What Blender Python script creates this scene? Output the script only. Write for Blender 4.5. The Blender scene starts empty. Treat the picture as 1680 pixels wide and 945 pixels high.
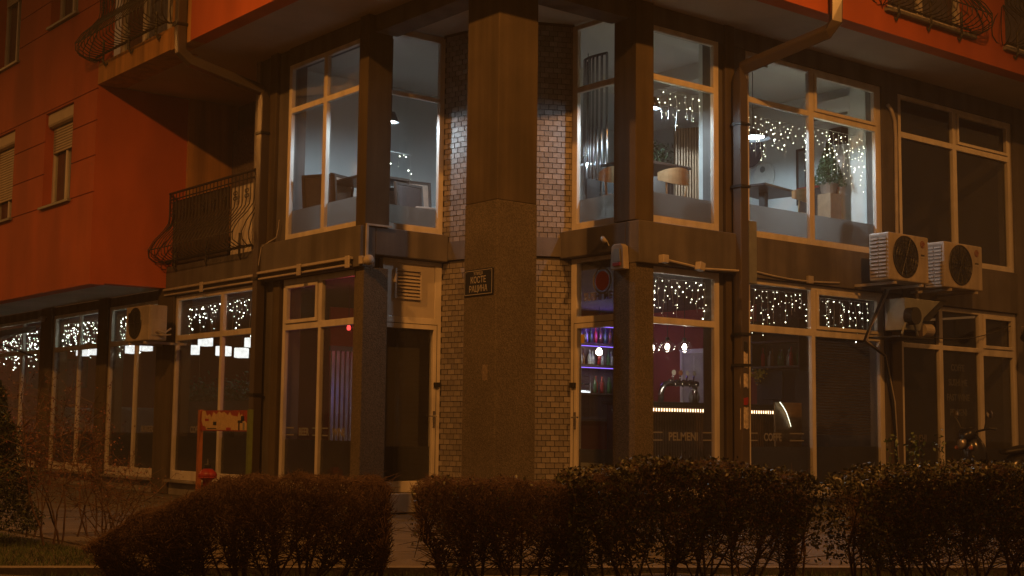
import bpy, bmesh, math, random
import numpy as np
from mathutils import Vector, Matrix

random.seed(7)
RNG = np.random.default_rng(11)
scene = bpy.context.scene
COL = scene.collection
R = math.radians

# ------------------------------------------------------------------ camera
cam_data = bpy.data.cameras.new('camera')
cam_data.sensor_width = 36.0
cam_data.lens = 47.89
cam_data.clip_end = 900.0
cam = bpy.data.objects.new('camera', cam_data)
COL.objects.link(cam)
PITCH, ROLL, HEAD = R(5.863), R(0.6565), R(38.82)
fw = Vector((0, math.cos(PITCH), math.sin(PITCH)))
rt = Vector((1, 0, 0))
up = rt.cross(fw)
r2 = math.cos(ROLL) * rt + math.sin(ROLL) * up
u2 = -math.sin(ROLL) * rt + math.cos(ROLL) * up
turn = Matrix.Rotation(-HEAD, 3, 'Z')
r2, u2, fw = turn @ r2, turn @ u2, turn @ fw
mw = Matrix.Identity(4)
for i in range(3):
    mw[i][0], mw[i][1], mw[i][2] = r2[i], u2[i], -fw[i]
mw[0][3], mw[1][3], mw[2][3] = -9.883, -12.583, 1.15
cam.matrix_world = mw
scene.camera = cam

# ------------------------------------------------------------------ night sky
world = bpy.data.worlds.new('World')
scene.world = world
world.use_nodes = True
wn, wl = world.node_tree.nodes, world.node_tree.links
wn.clear()
w_out = wn.new('ShaderNodeOutputWorld')
w_add = wn.new('ShaderNodeAddShader')
w_sky = wn.new('ShaderNodeTexSky')
w_sky.sky_type = 'NISHITA'
w_sky.sun_disc = False
w_sky.sun_elevation = R(-6.0)
w_sky.sun_rotation = R(200.0)
w_b1 = wn.new('ShaderNodeBackground')
w_b1.inputs['Strength'].default_value = 0.05
w_b2 = wn.new('ShaderNodeBackground')
w_b2.inputs['Color'].default_value = (1.0, 0.42, 0.13, 1)
w_b2.inputs['Strength'].default_value = 0.11
wl.new(w_sky.outputs[0], w_b1.inputs['Color'])
wl.new(w_b1.outputs[0], w_add.inputs[0])
wl.new(w_b2.outputs[0], w_add.inputs[1])
wl.new(w_add.outputs[0], w_out.inputs['Surface'])

vs = scene.view_settings
vs.view_transform = 'Standard'
vs.look = 'None'
vs.exposure = 0.0
vs.gamma = 1.0
vs.use_curve_mapping = False
scene.render.engine = 'CYCLES'
cy = scene.cycles
cy.use_denoising = True
cy.use_adaptive_sampling = False
cy.max_bounces = 6
cy.volume_bounces = 0
cy.diffuse_bounces = 3
cy.glossy_bounces = 3
cy.transmission_bounces = 3
cy.transparent_max_bounces = 24
cy.sample_clamp_indirect = 3.0
cy.caustics_reflective = False
cy.caustics_refractive = False
SODIUM = (1.0, 0.36, 0.06)
COOL = (0.68, 0.87, 1.0)
STREET_POWER = 2450.0
HAZE = 0.0017

# ------------------------------------------------------------------ materials
def new_mat(name):
    m = bpy.data.materials.new(name)
    m.use_nodes = True
    return m, m.node_tree.nodes, m.node_tree.links

def mat(name, c, rough=0.7, metal=0.0, vary=0.0, scale=6.0, bump=0.0, bscale=60.0, spec=0.5, detail=4.0, per_object=0.0, stain=None):
    m, n, l = new_mat(name)
    p = n['Principled BSDF']
    p.inputs['Roughness'].default_value = rough
    p.inputs['Metallic'].default_value = metal
    p.inputs['Specular IOR Level'].default_value = spec
    p.inputs['Base Color'].default_value = (*c, 1)
    co = None
    if vary or bump or stain:
        co = n.new('ShaderNodeTexCoord')
    last = None
    if vary:
        t = n.new('ShaderNodeTexNoise')
        t.inputs['Scale'].default_value = scale
        t.inputs['Detail'].default_value = detail
        l.new(co.outputs['Object'], t.inputs['Vector'])
        mr = n.new('ShaderNodeMapRange')
        mr.inputs['From Min'].default_value = 0.3
        mr.inputs['From Max'].default_value = 0.7
        mr.inputs['To Min'].default_value = 1 - vary
        mr.inputs['To Max'].default_value = 1 + vary
        l.new(t.outputs['Fac'], mr.inputs['Value'])
        last = mr.outputs['Result']
    if stain:
        t2 = n.new('ShaderNodeTexNoise')
        mp = n.new('ShaderNodeMapping')
        mp.inputs['Scale'].default_value = stain[0]
        l.new(co.outputs['Object'], mp.inputs['Vector'])
        l.new(mp.outputs['Vector'], t2.inputs['Vector'])
        t2.inputs['Scale'].default_value = 1.0
        t2.inputs['Detail'].default_value = 6.0
        m2 = n.new('ShaderNodeMapRange')
        m2.inputs['From Min'].default_value = 0.35
        m2.inputs['From Max'].default_value = 0.6
        m2.inputs['To Min'].default_value = 1 - stain[1]
        m2.inputs['To Max'].default_value = 1.0
        l.new(t2.outputs['Fac'], m2.inputs['Value'])
        if last is None:
            last = m2.outputs['Result']
        else:
            mm = n.new('ShaderNodeMath')
            mm.operation = 'MULTIPLY'
            l.new(last, mm.inputs[0])
            l.new(m2.outputs['Result'], mm.inputs[1])
            last = mm.outputs[0]
    if per_object:
        oi = n.new('ShaderNodeObjectInfo')
        m3 = n.new('ShaderNodeMapRange')
        m3.inputs['To Min'].default_value = 1 - per_object
        m3.inputs['To Max'].default_value = 1 + per_object
        l.new(oi.outputs['Random'], m3.inputs['Value'])
        if last is None:
            last = m3.outputs['Result']
        else:
            mm = n.new('ShaderNodeMath')
            mm.operation = 'MULTIPLY'
            l.new(last, mm.inputs[0])
            l.new(m3.outputs['Result'], mm.inputs[1])
            last = mm.outputs[0]
    if last is not None:
        sc = n.new('ShaderNodeVectorMath')
        sc.operation = 'SCALE'
        sc.inputs[0].default_value = c
        l.new(last, sc.inputs['Scale'])
        l.new(sc.outputs['Vector'], p.inputs['Base Color'])
    if bump:
        tb = n.new('ShaderNodeTexNoise')
        tb.inputs['Scale'].default_value = bscale
        tb.inputs['Detail'].default_value = 3.0
        l.new(co.outputs['Object'], tb.inputs['Vector'])
        bp = n.new('ShaderNodeBump')
        bp.inputs['Strength'].default_value = bump
        bp.inputs['Distance'].default_value = 0.01
        l.new(tb.outputs['Fac'], bp.inputs['Height'])
        l.new(bp.outputs['Normal'], p.inputs['Normal'])
    return m

def emit(name, c, s, sampled=False):
    m, n, l = new_mat(name)
    n.remove(n['Principled BSDF'])
    e = n.new('ShaderNodeEmission')
    e.inputs['Color'].default_value = (*c, 1)
    e.inputs['Strength'].default_value = s
    l.new(e.outputs[0], n['Material Output'].inputs['Surface'])
    m.cycles.emission_sampling = 'AUTO' if sampled else 'NONE'
    return m

def emit_varied(name, c, s, lo, hi, island=True, sampled=False, scale=9.0):
    """lamp whose brightness differs from bulb to bulb, or unevenly over a paper shade"""
    m = emit(name, c, s, sampled)
    n, l = m.node_tree.nodes, m.node_tree.links
    e = [q for q in n if q.type == 'EMISSION'][0]
    if island:
        src = n.new('ShaderNodeNewGeometry').outputs['Random Per Island']
    else:
        co = n.new('ShaderNodeTexCoord')
        nz = n.new('ShaderNodeTexNoise')
        nz.inputs['Scale'].default_value = scale
        l.new(co.outputs['Object'], nz.inputs['Vector'])
        src = nz.outputs['Fac']
    mr = n.new('ShaderNodeMapRange')
    mr.inputs['To Min'].default_value = s * lo
    mr.inputs['To Max'].default_value = s * hi
    l.new(src, mr.inputs['Value'])
    l.new(mr.outputs['Result'], e.inputs['Strength'])
    return m

def glass_mat(name, tint=(0.9, 0.92, 0.92), dirt_reflection=0.024, dirt_reflection_col=(0.5, 0.48, 0.54)):
    m, n, l = new_mat(name)
    n.remove(n['Principled BSDF'])
    tr = n.new('ShaderNodeBsdfTransparent')
    tr.inputs['Color'].default_value = (*tint, 1)
    gl = n.new('ShaderNodeBsdfGlossy')
    gl.inputs['Roughness'].default_value = 0.02
    # Schlick reflectance, the same from both sides of the thin pane
    ge = n.new('ShaderNodeNewGeometry')
    dt = n.new('ShaderNodeVectorMath')
    dt.operation = 'DOT_PRODUCT'
    l.new(ge.outputs['Incoming'], dt.inputs[0])
    l.new(ge.outputs['Normal'], dt.inputs[1])
    ab = n.new('ShaderNodeMath')
    ab.operation = 'ABSOLUTE'
    l.new(dt.outputs['Value'], ab.inputs[0])
    iv = n.new('ShaderNodeMath')
    iv.operation = 'SUBTRACT'
    iv.inputs[0].default_value = 1.0
    l.new(ab.outputs[0], iv.inputs[1])
    pw = n.new('ShaderNodeMath')
    pw.operation = 'POWER'
    pw.inputs[1].default_value = 5.0
    l.new(iv.outputs[0], pw.inputs[0])
    fr = n.new('ShaderNodeMath')
    fr.operation = 'MULTIPLY_ADD'
    fr.inputs[1].default_value = 0.96
    fr.inputs[2].default_value = 0.035
    l.new(pw.outputs[0], fr.inputs[0])
    mx = n.new('ShaderNodeMixShader')
    l.new(fr.outputs[0], mx.inputs[0])
    l.new(tr.outputs[0], mx.inputs[1])
    l.new(gl.outputs[0], mx.inputs[2])
    df = n.new('ShaderNodeBsdfDiffuse')  # grey film of dirt, also standing in for reflections of lit surroundings
    df.inputs['Color'].default_value = (*dirt_reflection_col, 1)
    nz = n.new('ShaderNodeTexNoise')
    nz.inputs['Scale'].default_value = 1.3
    nz.inputs['Detail'].default_value = 5.0
    co = n.new('ShaderNodeTexCoord')
    l.new(co.outputs['Object'], nz.inputs['Vector'])
    mr = n.new('ShaderNodeMapRange')
    mr.inputs['From Min'].default_value = 0.25
    mr.inputs['From Max'].default_value = 0.75
    mr.inputs['To Min'].default_value = dirt_reflection * 0.55
    mr.inputs['To Max'].default_value = dirt_reflection * 1.45
    l.new(nz.outputs['Fac'], mr.inputs['Value'])
    m2 = n.new('ShaderNodeMixShader')
    l.new(mr.outputs[0], m2.inputs[0])
    l.new(mx.outputs[0], m2.inputs[1])
    l.new(df.outputs[0], m2.inputs[2])
    l.new(m2.outputs[0], n['Material Output'].inputs['Surface'])
    return m

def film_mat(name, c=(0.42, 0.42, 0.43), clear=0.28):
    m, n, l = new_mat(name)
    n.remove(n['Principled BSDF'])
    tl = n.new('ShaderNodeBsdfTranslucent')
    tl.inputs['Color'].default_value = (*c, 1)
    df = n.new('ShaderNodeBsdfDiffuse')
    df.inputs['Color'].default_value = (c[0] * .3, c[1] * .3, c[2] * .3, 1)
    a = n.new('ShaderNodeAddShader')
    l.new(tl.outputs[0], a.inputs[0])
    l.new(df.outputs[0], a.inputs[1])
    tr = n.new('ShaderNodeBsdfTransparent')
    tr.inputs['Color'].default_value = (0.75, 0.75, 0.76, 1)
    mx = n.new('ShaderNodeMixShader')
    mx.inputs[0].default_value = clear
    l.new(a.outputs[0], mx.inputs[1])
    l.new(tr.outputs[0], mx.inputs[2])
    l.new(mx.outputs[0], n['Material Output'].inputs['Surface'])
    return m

def speckle_mat(name, c):
    """washed aggregate render: small light and dark stones in a grey matrix"""
    m, n, l = new_mat(name)
    p = n['Principled BSDF']
    p.inputs['Roughness'].default_value = 0.85
    co = n.new('ShaderNodeTexCoord')
    v = n.new('ShaderNodeTexVoronoi')
    v.inputs['Scale'].default_value = 75.0
    l.new(co.outputs['Object'], v.inputs['Vector'])
    rp = n.new('ShaderNodeValToRGB')
    rp.color_ramp.elements[0].position = 0.1
    rp.color_ramp.elements[0].color = (c[0] * .72, c[1] * .72, c[2] * .72, 1)
    rp.color_ramp.elements[1].position = 0.9
    rp.color_ramp.elements[1].color = (c[0] * 1.3, c[1] * 1.3, c[2] * 1.3, 1)
    sp = n.new('ShaderNodeSeparateColor')
    l.new(v.outputs['Color'], sp.inputs[0])
    l.new(sp.outputs[0], rp.inputs['Fac'])
    nz = n.new('ShaderNodeTexNoise')
    nz.inputs['Scale'].default_value = 1.6
    nz.inputs['Detail'].default_value = 5
    l.new(co.outputs['Object'], nz.inputs['Vector'])
    mr = n.new('ShaderNodeMapRange')
    mr.inputs['From Min'].default_value = .3
    mr.inputs['From Max'].default_value = .7
    mr.inputs['To Min'].default_value = .8
    mr.inputs['To Max'].default_value = 1.15
    l.new(nz.outputs['Fac'], mr.inputs['Value'])
    sc = n.new('ShaderNodeVectorMath')
    sc.operation = 'SCALE'
    l.new(rp.outputs['Color'], sc.inputs[0])
    l.new(mr.outputs['Result'], sc.inputs['Scale'])
    l.new(sc.outputs['Vector'], p.inputs['Base Color'])
    bp = n.new('ShaderNodeBump')
    bp.inputs['Strength'].default_value = 0.7
    bp.inputs['Distance'].default_value = 0.008
    l.new(v.outputs['Distance'], bp.inputs['Height'])
    l.new(bp.outputs['Normal'], p.inputs['Normal'])
    return m

M = dict(
    aggregate=speckle_mat('washed_aggregate', (0.112, 0.094, 0.072)),
    brown=mat('brown_masonry_paint', (0.092, 0.070, 0.045), .85, vary=.16, scale=2.2, bump=.35, bscale=70, stain=((5, 5, .35), .35), detail=7),
    plaster=mat('taupe_plaster', (0.135, 0.122, 0.115), .85, vary=.18, scale=2.2, bump=.35, bscale=70, stain=((4, 4, .35), .35), detail=7),
    orange=mat('orange_render', (0.53, 0.118, 0.032), .85, vary=.10, scale=.8, bump=.35, bscale=70, stain=((1.1, 1.1, .35), .24), detail=7),
    ochre=mat('ochre_render', (0.46, 0.24, 0.07), .85, vary=.15, scale=1.5, bump=.3, bscale=90, stain=((5, 5, .3), .4)),
    soffit=mat('soffit_paint', (0.46, 0.40, 0.34), .9, vary=.15, scale=1.0, bump=.1),
    frame=mat('white_window_frame', (0.68, 0.64, 0.57), .38, vary=.08, scale=3, stain=((5, 5, 1.2), .2)),
    brick=mat('cream_brick', (0.235, 0.215, 0.20), .36, vary=.1, scale=30, bump=.4, bscale=110, per_object=.24),
    mortar=mat('dark_mortar', (0.06, 0.052, 0.045), .95, bump=.3),
    kerbstone=mat('kerb_concrete', (0.12, 0.105, 0.09), .9, vary=.3, scale=5, bump=.4, bscale=40),
    concrete=mat('grey_concrete', (0.26, 0.24, 0.22), .9, vary=.18, scale=3, bump=.3, bscale=50, stain=((2, 2, .6), .3)),
    slab=mat('paving_slab', (0.085, 0.072, 0.06), .9, vary=.2, scale=4, bump=.35, bscale=70, per_object=.12, stain=((1.1, 1.1, 1), .3)),
    asphalt=mat('asphalt', (0.075, 0.07, 0.066), .9, vary=.25, scale=8, bump=.4, bscale=150),
    soil=mat('soil', (0.05, 0.04, 0.03), .95, vary=.35, scale=14, bump=.8, bscale=35),
    grass=mat('grass_blade', (0.055, 0.085, 0.025), .8, per_object=.0, vary=.4, scale=3),
    twig=mat('hedge_twig', (0.098, 0.054, 0.034), .8, vary=.35, scale=9),
    bark=mat('bark', (0.07, 0.05, 0.04), .9, vary=.3, scale=15, bump=.5),
    leaf=mat('privet_leaf', (0.055, 0.058, 0.022), .45, vary=.45, scale=11),
    redleaf=mat('barberry_leaf', (0.13, 0.038, 0.024), .6, vary=.35, scale=12),
    conifer=mat('conifer_needle', (0.03, 0.042, 0.018), .7, vary=.4, scale=9),
    iron=mat('wrought_iron', (0.045, 0.04, 0.036), .55, metal=.2, vary=.2, scale=20),
    pipe=mat('brown_downpipe', (0.075, 0.06, 0.052), .30, spec=.6, vary=.1, scale=3),
    duct=mat('plastic_trunking', (0.44, 0.40, 0.35), .6, vary=.15, scale=5),
    cable=mat('black_cable', (0.02, 0.02, 0.02), .5),
    ac=mat('air_conditioner_casing', (0.44, 0.39, 0.32), .5, vary=.14, scale=3, stain=((6, 6, .8), .3), detail=7),
    infill=mat('door_infill', (0.50, 0.46, 0.40), .5, vary=.06, scale=3),
    black=mat('black_plastic', (0.014, 0.014, 0.015), .5),
    darkmetal=mat('dark_metal', (0.05, 0.05, 0.05), .4, metal=.7),
    steel=mat('steel', (0.55, 0.55, 0.56), .22, metal=1.0),
    galvan=mat('galvanised_sheet', (0.28, 0.30, 0.29), .5, metal=.6, vary=.12, scale=6),
    signblue=mat('enamel_sign', (0.006, 0.008, 0.018), .3),
    signwhite=mat('sign_letter', (0.40, 0.37, 0.33), .6),
    badge_red=mat('faded_red_badge', (0.20, 0.05, 0.035), .6),
    letter=mat('glass_lettering', (0.22, 0.21, 0.20), .7),
    letter_dim=mat('faded_glass_lettering', (0.11, 0.10, 0.09), .7),
    scrap=mat('weathered_paper', (0.20, 0.16, 0.12), .85, vary=.4, scale=30),
    board_red=mat('weathered_red_board', (0.24, 0.028, 0.02), .6, vary=.25, scale=14),
    wall_white=mat('white_interior_wall', (0.66, 0.67, 0.66), .9, vary=.05, scale=1.5),
    ceil_white=mat('interior_ceiling', (0.66, 0.64, 0.60), .9),
    wall_red=mat('red_interior_wall', (0.22, 0.026, 0.020), .8, vary=.1, scale=2),
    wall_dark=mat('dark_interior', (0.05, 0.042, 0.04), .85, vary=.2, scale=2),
    floor_in=mat('interior_floor', (0.26, 0.21, 0.17), .5, vary=.2, scale=4),
    wood=mat('light_wood', (0.38, 0.23, 0.11), .45, vary=.15, scale=9, stain=((2, 2, 14), .25)),
    wood_dark=mat('dark_wood', (0.055, 0.035, 0.026), .4, vary=.2, scale=9),
    bar_slat=mat('bar_slat_wood', (0.10, 0.062, 0.04), .5, vary=.2, scale=9),
    louvre_shade=mat('painted_louvre_shade', (0.20, 0.18, 0.15), .7),
    slat=mat('screen_slat', (0.24, 0.15, 0.085), .55, vary=.15, scale=9),
    fabric=mat('beige_fabric', (0.36, 0.25, 0.19), .9, vary=.12, scale=20, bump=.3, bscale=200),
    fabric_brown=mat('brown_fabric', (0.085, 0.06, 0.055), .9, vary=.12, scale=20, bump=.3, bscale=200),
    sofa=mat('grey_upholstery', (0.20, 0.175, 0.16), .9, vary=.1, scale=9),
    plate=mat('cream_plate', (0.66, 0.64, 0.60), .5, vary=.06, scale=7),
    purple_dec=mat('purple_weave', (0.075, 0.05, 0.075), .8, vary=.3, scale=40),
    red=mat('red_paint', (0.30, 0.022, 0.02), .45, vary=.1, scale=8),
    emblem_red=mat('red_panel', (0.45, 0.05, 0.04), .5),  # plain red of the round door emblem
    paper=mat('paper_flyer', (0.50, 0.44, 0.37), .8, vary=.35, scale=24),
    poster_y=mat('peeling_poster', (0.46, 0.33, 0.16), .8, vary=.14, scale=22),
    orange_post=mat('orange_post', (0.30, 0.10, 0.03), .6, vary=.15, scale=12),
    green_post=mat('green_post', (0.10, 0.14, 0.04), .6, vary=.15, scale=12),
    yellow=mat('yellow_sticker', (0.60, 0.42, 0.05), .6),
    white=mat('white_plastic', (0.70, 0.70, 0.70), .4),
    bottle_green=mat('green_bottle', (0.05, 0.12, 0.05), .12, spec=.8),
    bottle_brown=mat('brown_bottle', (0.14, 0.06, 0.02), .12, spec=.8),
    bottle_clear=mat('clear_bottle', (0.42, 0.45, 0.46), .1, spec=.8),
    bottle_red=mat('red_bottle', (0.40, 0.03, 0.03), .15, spec=.8),
    pot=mat('plant_pot', (0.16, 0.11, 0.08), .7),
    plant=mat('house_plant_leaf', (0.05, 0.085, 0.035), .55, vary=.4, scale=15),
    bike=mat('scooter_paint', (0.012, 0.012, 0.013), .22, spec=.6),
    tyre=mat('tyre_rubber', (0.018, 0.018, 0.018), .8),
    chrome=mat('chrome', (0.75, 0.75, 0.75), .08, metal=1.0),
    lens=mat('headlight_lens', (0.16, 0.14, 0.11), .06, spec=.9),
    shutter=mat('roller_shutter', (0.50, 0.43, 0.32), .6, vary=.08, scale=4),
    curtain=mat('dark_curtain', (0.14, 0.10, 0.12), .9, vary=.2, scale=3, stain=((14, 14, .3), .35)),
    reed=mat('reed_screen', (0.075, 0.055, 0.042), .95, vary=.35, scale=4, stain=((60, 60, 1), .5)),
    perforated=mat('lace_curtain', (0.15, 0.12, 0.105), .9, vary=.45, scale=45),
    wire=mat('light_string_wire', (0.62, 0.62, 0.60), .5),
    glass=glass_mat('window_glass'),
    glass_clean=glass_mat('interior_window_glass', (0.93, 0.95, 0.95), .018),
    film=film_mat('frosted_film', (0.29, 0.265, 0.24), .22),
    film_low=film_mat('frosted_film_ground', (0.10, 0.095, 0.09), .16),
    bulb=emit_varied('led_bulb', (1.0, 0.94, 0.68), 16.0, .12, 1.6),
    bulb_cool=emit_varied('led_bulb_cool', (0.96, 1.0, 0.82), 16.0, .12, 1.6),
    lamp=emit('lamp_diffuser', (0.92, 0.97, 1.0), 22.0),
    cube=emit_varied('cube_lamp_shade', (1.0, 0.98, 0.94), 1.5, .55, 1.5, False, True, 11.0),
    warmbulb=emit('filament_bulb', (1.0, 0.86, 0.66), 34.0),
    ledstrip=emit('warm_led_strip', (1.0, 0.62, 0.34), 9.0, True),
    uvstrip=emit('violet_led_strip', (0.30, 0.16, 1.0), 2.2, True),
    whitestrip=emit('white_led_strip', (1.0, 0.97, 0.72), 3.2, True),
    sodium=emit('sodium_lens', SODIUM, 1.5),
    redlamp=emit('red_lamp', (1.0, 0.06, 0.05), 3.0, True),
    lightbox=emit('shelf_light_panel', (0.95, 0.98, 1.0), 2.2, True),
)
M['globe'] = glass_mat('lamp_globe_glass', (0.96, 0.97, 0.97), .01)

# ------------------------------------------------------------------ helpers
def link(o, parent=None):
    COL.objects.link(o)
    if parent is not None:
        o.parent = parent
    return o

def tag(o, label, cat, group=None, kind=None):
    if label: o['label'] = label
    if cat: o['category'] = cat
    if group: o['group'] = group
    if kind: o['kind'] = kind
    return o

def thing(name, label, cat, loc=(0, 0, 0), rz=0.0, group=None):
    o = bpy.data.objects.new(name, None)
    link(o)
    o.location = loc
    o.rotation_euler = (0, 0, rz)
    return tag(o, label, cat, group)

def mesh_of(name, verts, faces, material, smooth=False, recalc=True):
    me = bpy.data.meshes.new(name)
    me.from_pydata([tuple(v) for v in verts], [], faces)
    if recalc:
        bm = bmesh.new()
        bm.from_mesh(me)
        bmesh.ops.recalc_face_normals(bm, faces=bm.faces)
        bm.to_mesh(me)
        bm.free()
    if material is not None:
        me.materials.append(material)
    if smooth:
        me.polygons.foreach_set('use_smooth', [True] * len(me.polygons))
    return me

class G:
    """collects geometry, then builds one mesh object"""
    def __init__(self):
        self.v, self.f = [], []
    def add(self, v, f):
        b = len(self.v)
        self.v += [tuple(p) for p in v]
        self.f += [tuple(i + b for i in q) for q in f]
        return self
    def box(self, x0, x1, y0, y1, z0, z1, m=None):
        p = [(x, y, z) for z in (z0, z1) for y in (y0, y1) for x in (x0, x1)]
        if m is not None:
            p = [m @ Vector(q) for q in p]
        return self.add(p, [(0, 2, 3, 1), (4, 5, 7, 6), (0, 1, 5, 4), (2, 6, 7, 3), (0, 4, 6, 2), (1, 3, 7, 5)])
    def tube(self, pts, r, n=8, caps=True, phase=0.0):
        pts = [Vector(p) for p in pts]
        rs = r if isinstance(r, (list, tuple)) else [r] * len(pts)
        rings, prev = [], None
        for i, p in enumerate(pts):
            a = pts[max(i - 1, 0)]
            b = pts[min(i + 1, len(pts) - 1)]
            d = (b - a).normalized()
            if prev is None:
                h = Vector((0, 0, 1)) if abs(d.z) < .9 else Vector((1, 0, 0))
                s = d.cross(h).normalized()
            else:
                s = (prev - d * prev.dot(d)).normalized()
            prev = s
            t = d.cross(s)
            rings.append([p + (s * math.cos(2 * math.pi * k / n + phase) + t * math.sin(2 * math.pi * k / n + phase)) * rs[i] for k in range(n)])
        v = [q for ring in rings for q in ring]
        f = []
        for i in range(len(rings) - 1):
            for k in range(n):
                f.append((i * n + k, i * n + (k + 1) % n, (i + 1) * n + (k + 1) % n, (i + 1) * n + k))
        if caps:
            f.append(tuple(range(n - 1, -1, -1)))
            f.append(tuple((len(rings) - 1) * n + k for k in range(n)))
        return self.add(v, f)
    def lathe(self, prof, n=20, m=None, close=False):
        v, f = [], []
        for (r, z) in prof:
            for k in range(n):
                a = 2 * math.pi * k / n
                v.append(Vector((r * math.cos(a), r * math.sin(a), z)))
        for i in range(len(prof) - 1):
            for k in range(n):
                f.append((i * n + k, i * n + (k + 1) % n, (i + 1) * n + (k + 1) % n, (i + 1) * n + k))
        if not close:
            f.append(tuple(range(n - 1, -1, -1)))
            f.append(tuple((len(prof) - 1) * n + k for k in range(n)))
        if m is not None:
            v = [m @ p for p in v]
        return self.add(v, f)
    def prism(self, poly, z0, z1, m=None):
        n = len(poly)
        v = [Vector((x, y, z0)) for x, y in poly] + [Vector((x, y, z1)) for x, y in poly]
        if m is not None:
            v = [m @ p for p in v]
        f = [tuple(range(n - 1, -1, -1)), tuple(range(n, 2 * n))]
        for k in range(n):
            f.append((k, (k + 1) % n, n + (k + 1) % n, n + k))
        return self.add(v, f)
    def torus(self, R0, r, m=None, n=28, k=8):
        v, f = [], []
        for i in range(n):
            a = 2 * math.pi * i / n
            for j in range(k):
                b = 2 * math.pi * j / k
                v.append(Vector(((R0 + r * math.cos(b)) * math.cos(a), (R0 + r * math.cos(b)) * math.sin(a), r * math.sin(b))))
        for i in range(n):
            for j in range(k):
                f.append((i * k + j, ((i + 1) % n) * k + j, ((i + 1) % n) * k + (j + 1) % k, i * k + (j + 1) % k))
        if m is not None:
            v = [m @ p for p in v]
        return self.add(v, f)
    def build(self, name, material, parent=None, smooth=False, bevel=0.0, kind=None):
        me = mesh_of(name, self.v, self.f, material, smooth)
        o = bpy.data.objects.new(name, me)
        link(o, parent)
        if bevel:
            bv = o.modifiers.new('bevel', 'BEVEL')
            bv.width = bevel
            bv.segments = 2
            bv.limit_method = 'ANGLE'
        if kind:
            o['kind'] = kind
        return o

def left_map(c):      # left facade, plane x = c, u runs along +y, depth goes indoors (+x)
    return lambda u, v, w: (c + w, u, v)

def right_map(c):     # right facade, plane y = c, u runs along +x, depth goes indoors (+y)
    return lambda u, v, w: (u, c + w, v)

def panel_geo(fn, u0, u1, v0, v1, holes, t0, t1):
    us = sorted({u0, u1} | {h[0] for h in holes} | {h[1] for h in holes})
    vv = sorted({v0, v1} | {h[2] for h in holes} | {h[3] for h in holes})
    nu, nv = len(us) - 1, len(vv) - 1
    def solid(i, j):
        if i < 0 or j < 0 or i >= nu or j >= nv:
            return False
        cu, cv = (us[i] + us[i + 1]) / 2, (vv[j] + vv[j + 1]) / 2
        return not any(h[0] < cu < h[1] and h[2] < cv < h[3] for h in holes)
    idx, V, F = {}, [], []
    def pt(i, j, s):
        k = (i, j, s)
        if k not in idx:
            idx[k] = len(V)
            V.append(fn(us[i], vv[j], t0 if s == 0 else t1))
        return idx[k]
    for i in range(nu):
        for j in range(nv):
            if not solid(i, j):
                continue
            for s in (0, 1):
                F.append((pt(i, j, s), pt(i + 1, j, s), pt(i + 1, j + 1, s), pt(i, j + 1, s)))
            for (di, dj, a, b) in ((-1, 0, (i, j), (i, j + 1)), (1, 0, (i + 1, j), (i + 1, j + 1)), (0, -1, (i, j), (i + 1, j)), (0, 1, (i, j + 1), (i + 1, j + 1))):
                if not solid(i + di, j + dj):
                    F.append((pt(*a, 0), pt(*b, 0), pt(*b, 1), pt(*a, 1)))
    return V, F

def panel(name, fn, u0, u1, v0, v1, holes, t0, t1, material, parent=None, bevel=0.0):
    g = G()
    g.add(*panel_geo(fn, u0, u1, v0, v1, holes, t0, t1))
    return g.build(name, material, parent, bevel=bevel)

def fbox(g, fn, u0, u1, v0, v1, w0, w1):
    p = [fn(u, v, w) for w in (w0, w1) for v in (v0, v1) for u in (u0, u1)]
    return g.add(p, [(0, 2, 3, 1), (4, 5, 7, 6), (0, 1, 5, 4), (2, 6, 7, 3), (0, 4, 6, 2), (1, 3, 7, 5)])

def fbox_obj(name, fn, u0, u1, v0, v1, w0, w1, material, parent=None, bevel=0.0):
    return fbox(G(), fn, u0, u1, v0, v1, w0, w1).build(name, material, parent, bevel=bevel)

def text_obj(name, body, size, fn, u, v, w, material, parent, flip=False, align='CENTER', width=1.0, thick=.0015, bold=0.0):
    cu = bpy.data.curves.new(name, 'FONT')
    cu.body = body
    cu.size = size
    cu.align_x = align
    cu.extrude = thick
    cu.offset = bold
    cu.resolution_u = 3
    tmp = bpy.data.objects.new(name + '_curve', cu)
    COL.objects.link(tmp)
    dg = bpy.context.evaluated_depsgraph_get()
    me = bpy.data.meshes.new_from_object(tmp.evaluated_get(dg))
    bpy.data.objects.remove(tmp)
    bpy.data.curves.remove(cu)
    s = -1 if flip else 1
    for vert in me.vertices:
        a, b, c = vert.co
        vert.co = fn(u + s * a * width, v + b, w - c)
    me.materials.clear()
    me.materials.append(material)
    me.name = name
    o = bpy.data.objects.new(name, me)
    return link(o, parent)

def copy_tree(o, parent=None):
    c = o.copy()
    COL.objects.link(c)
    c.parent = parent
    for ch in [q for q in o.children]:
        copy_tree(ch, c)
    return c

def point_light(name, loc, color, power, radius, parent=None):
    ld = bpy.data.lights.new(name, 'POINT')
    ld.color = color
    ld.energy = power
    ld.shadow_soft_size = radius
    o = bpy.data.objects.new(name, ld)
    o.location = loc
    return link(o, parent)

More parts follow.
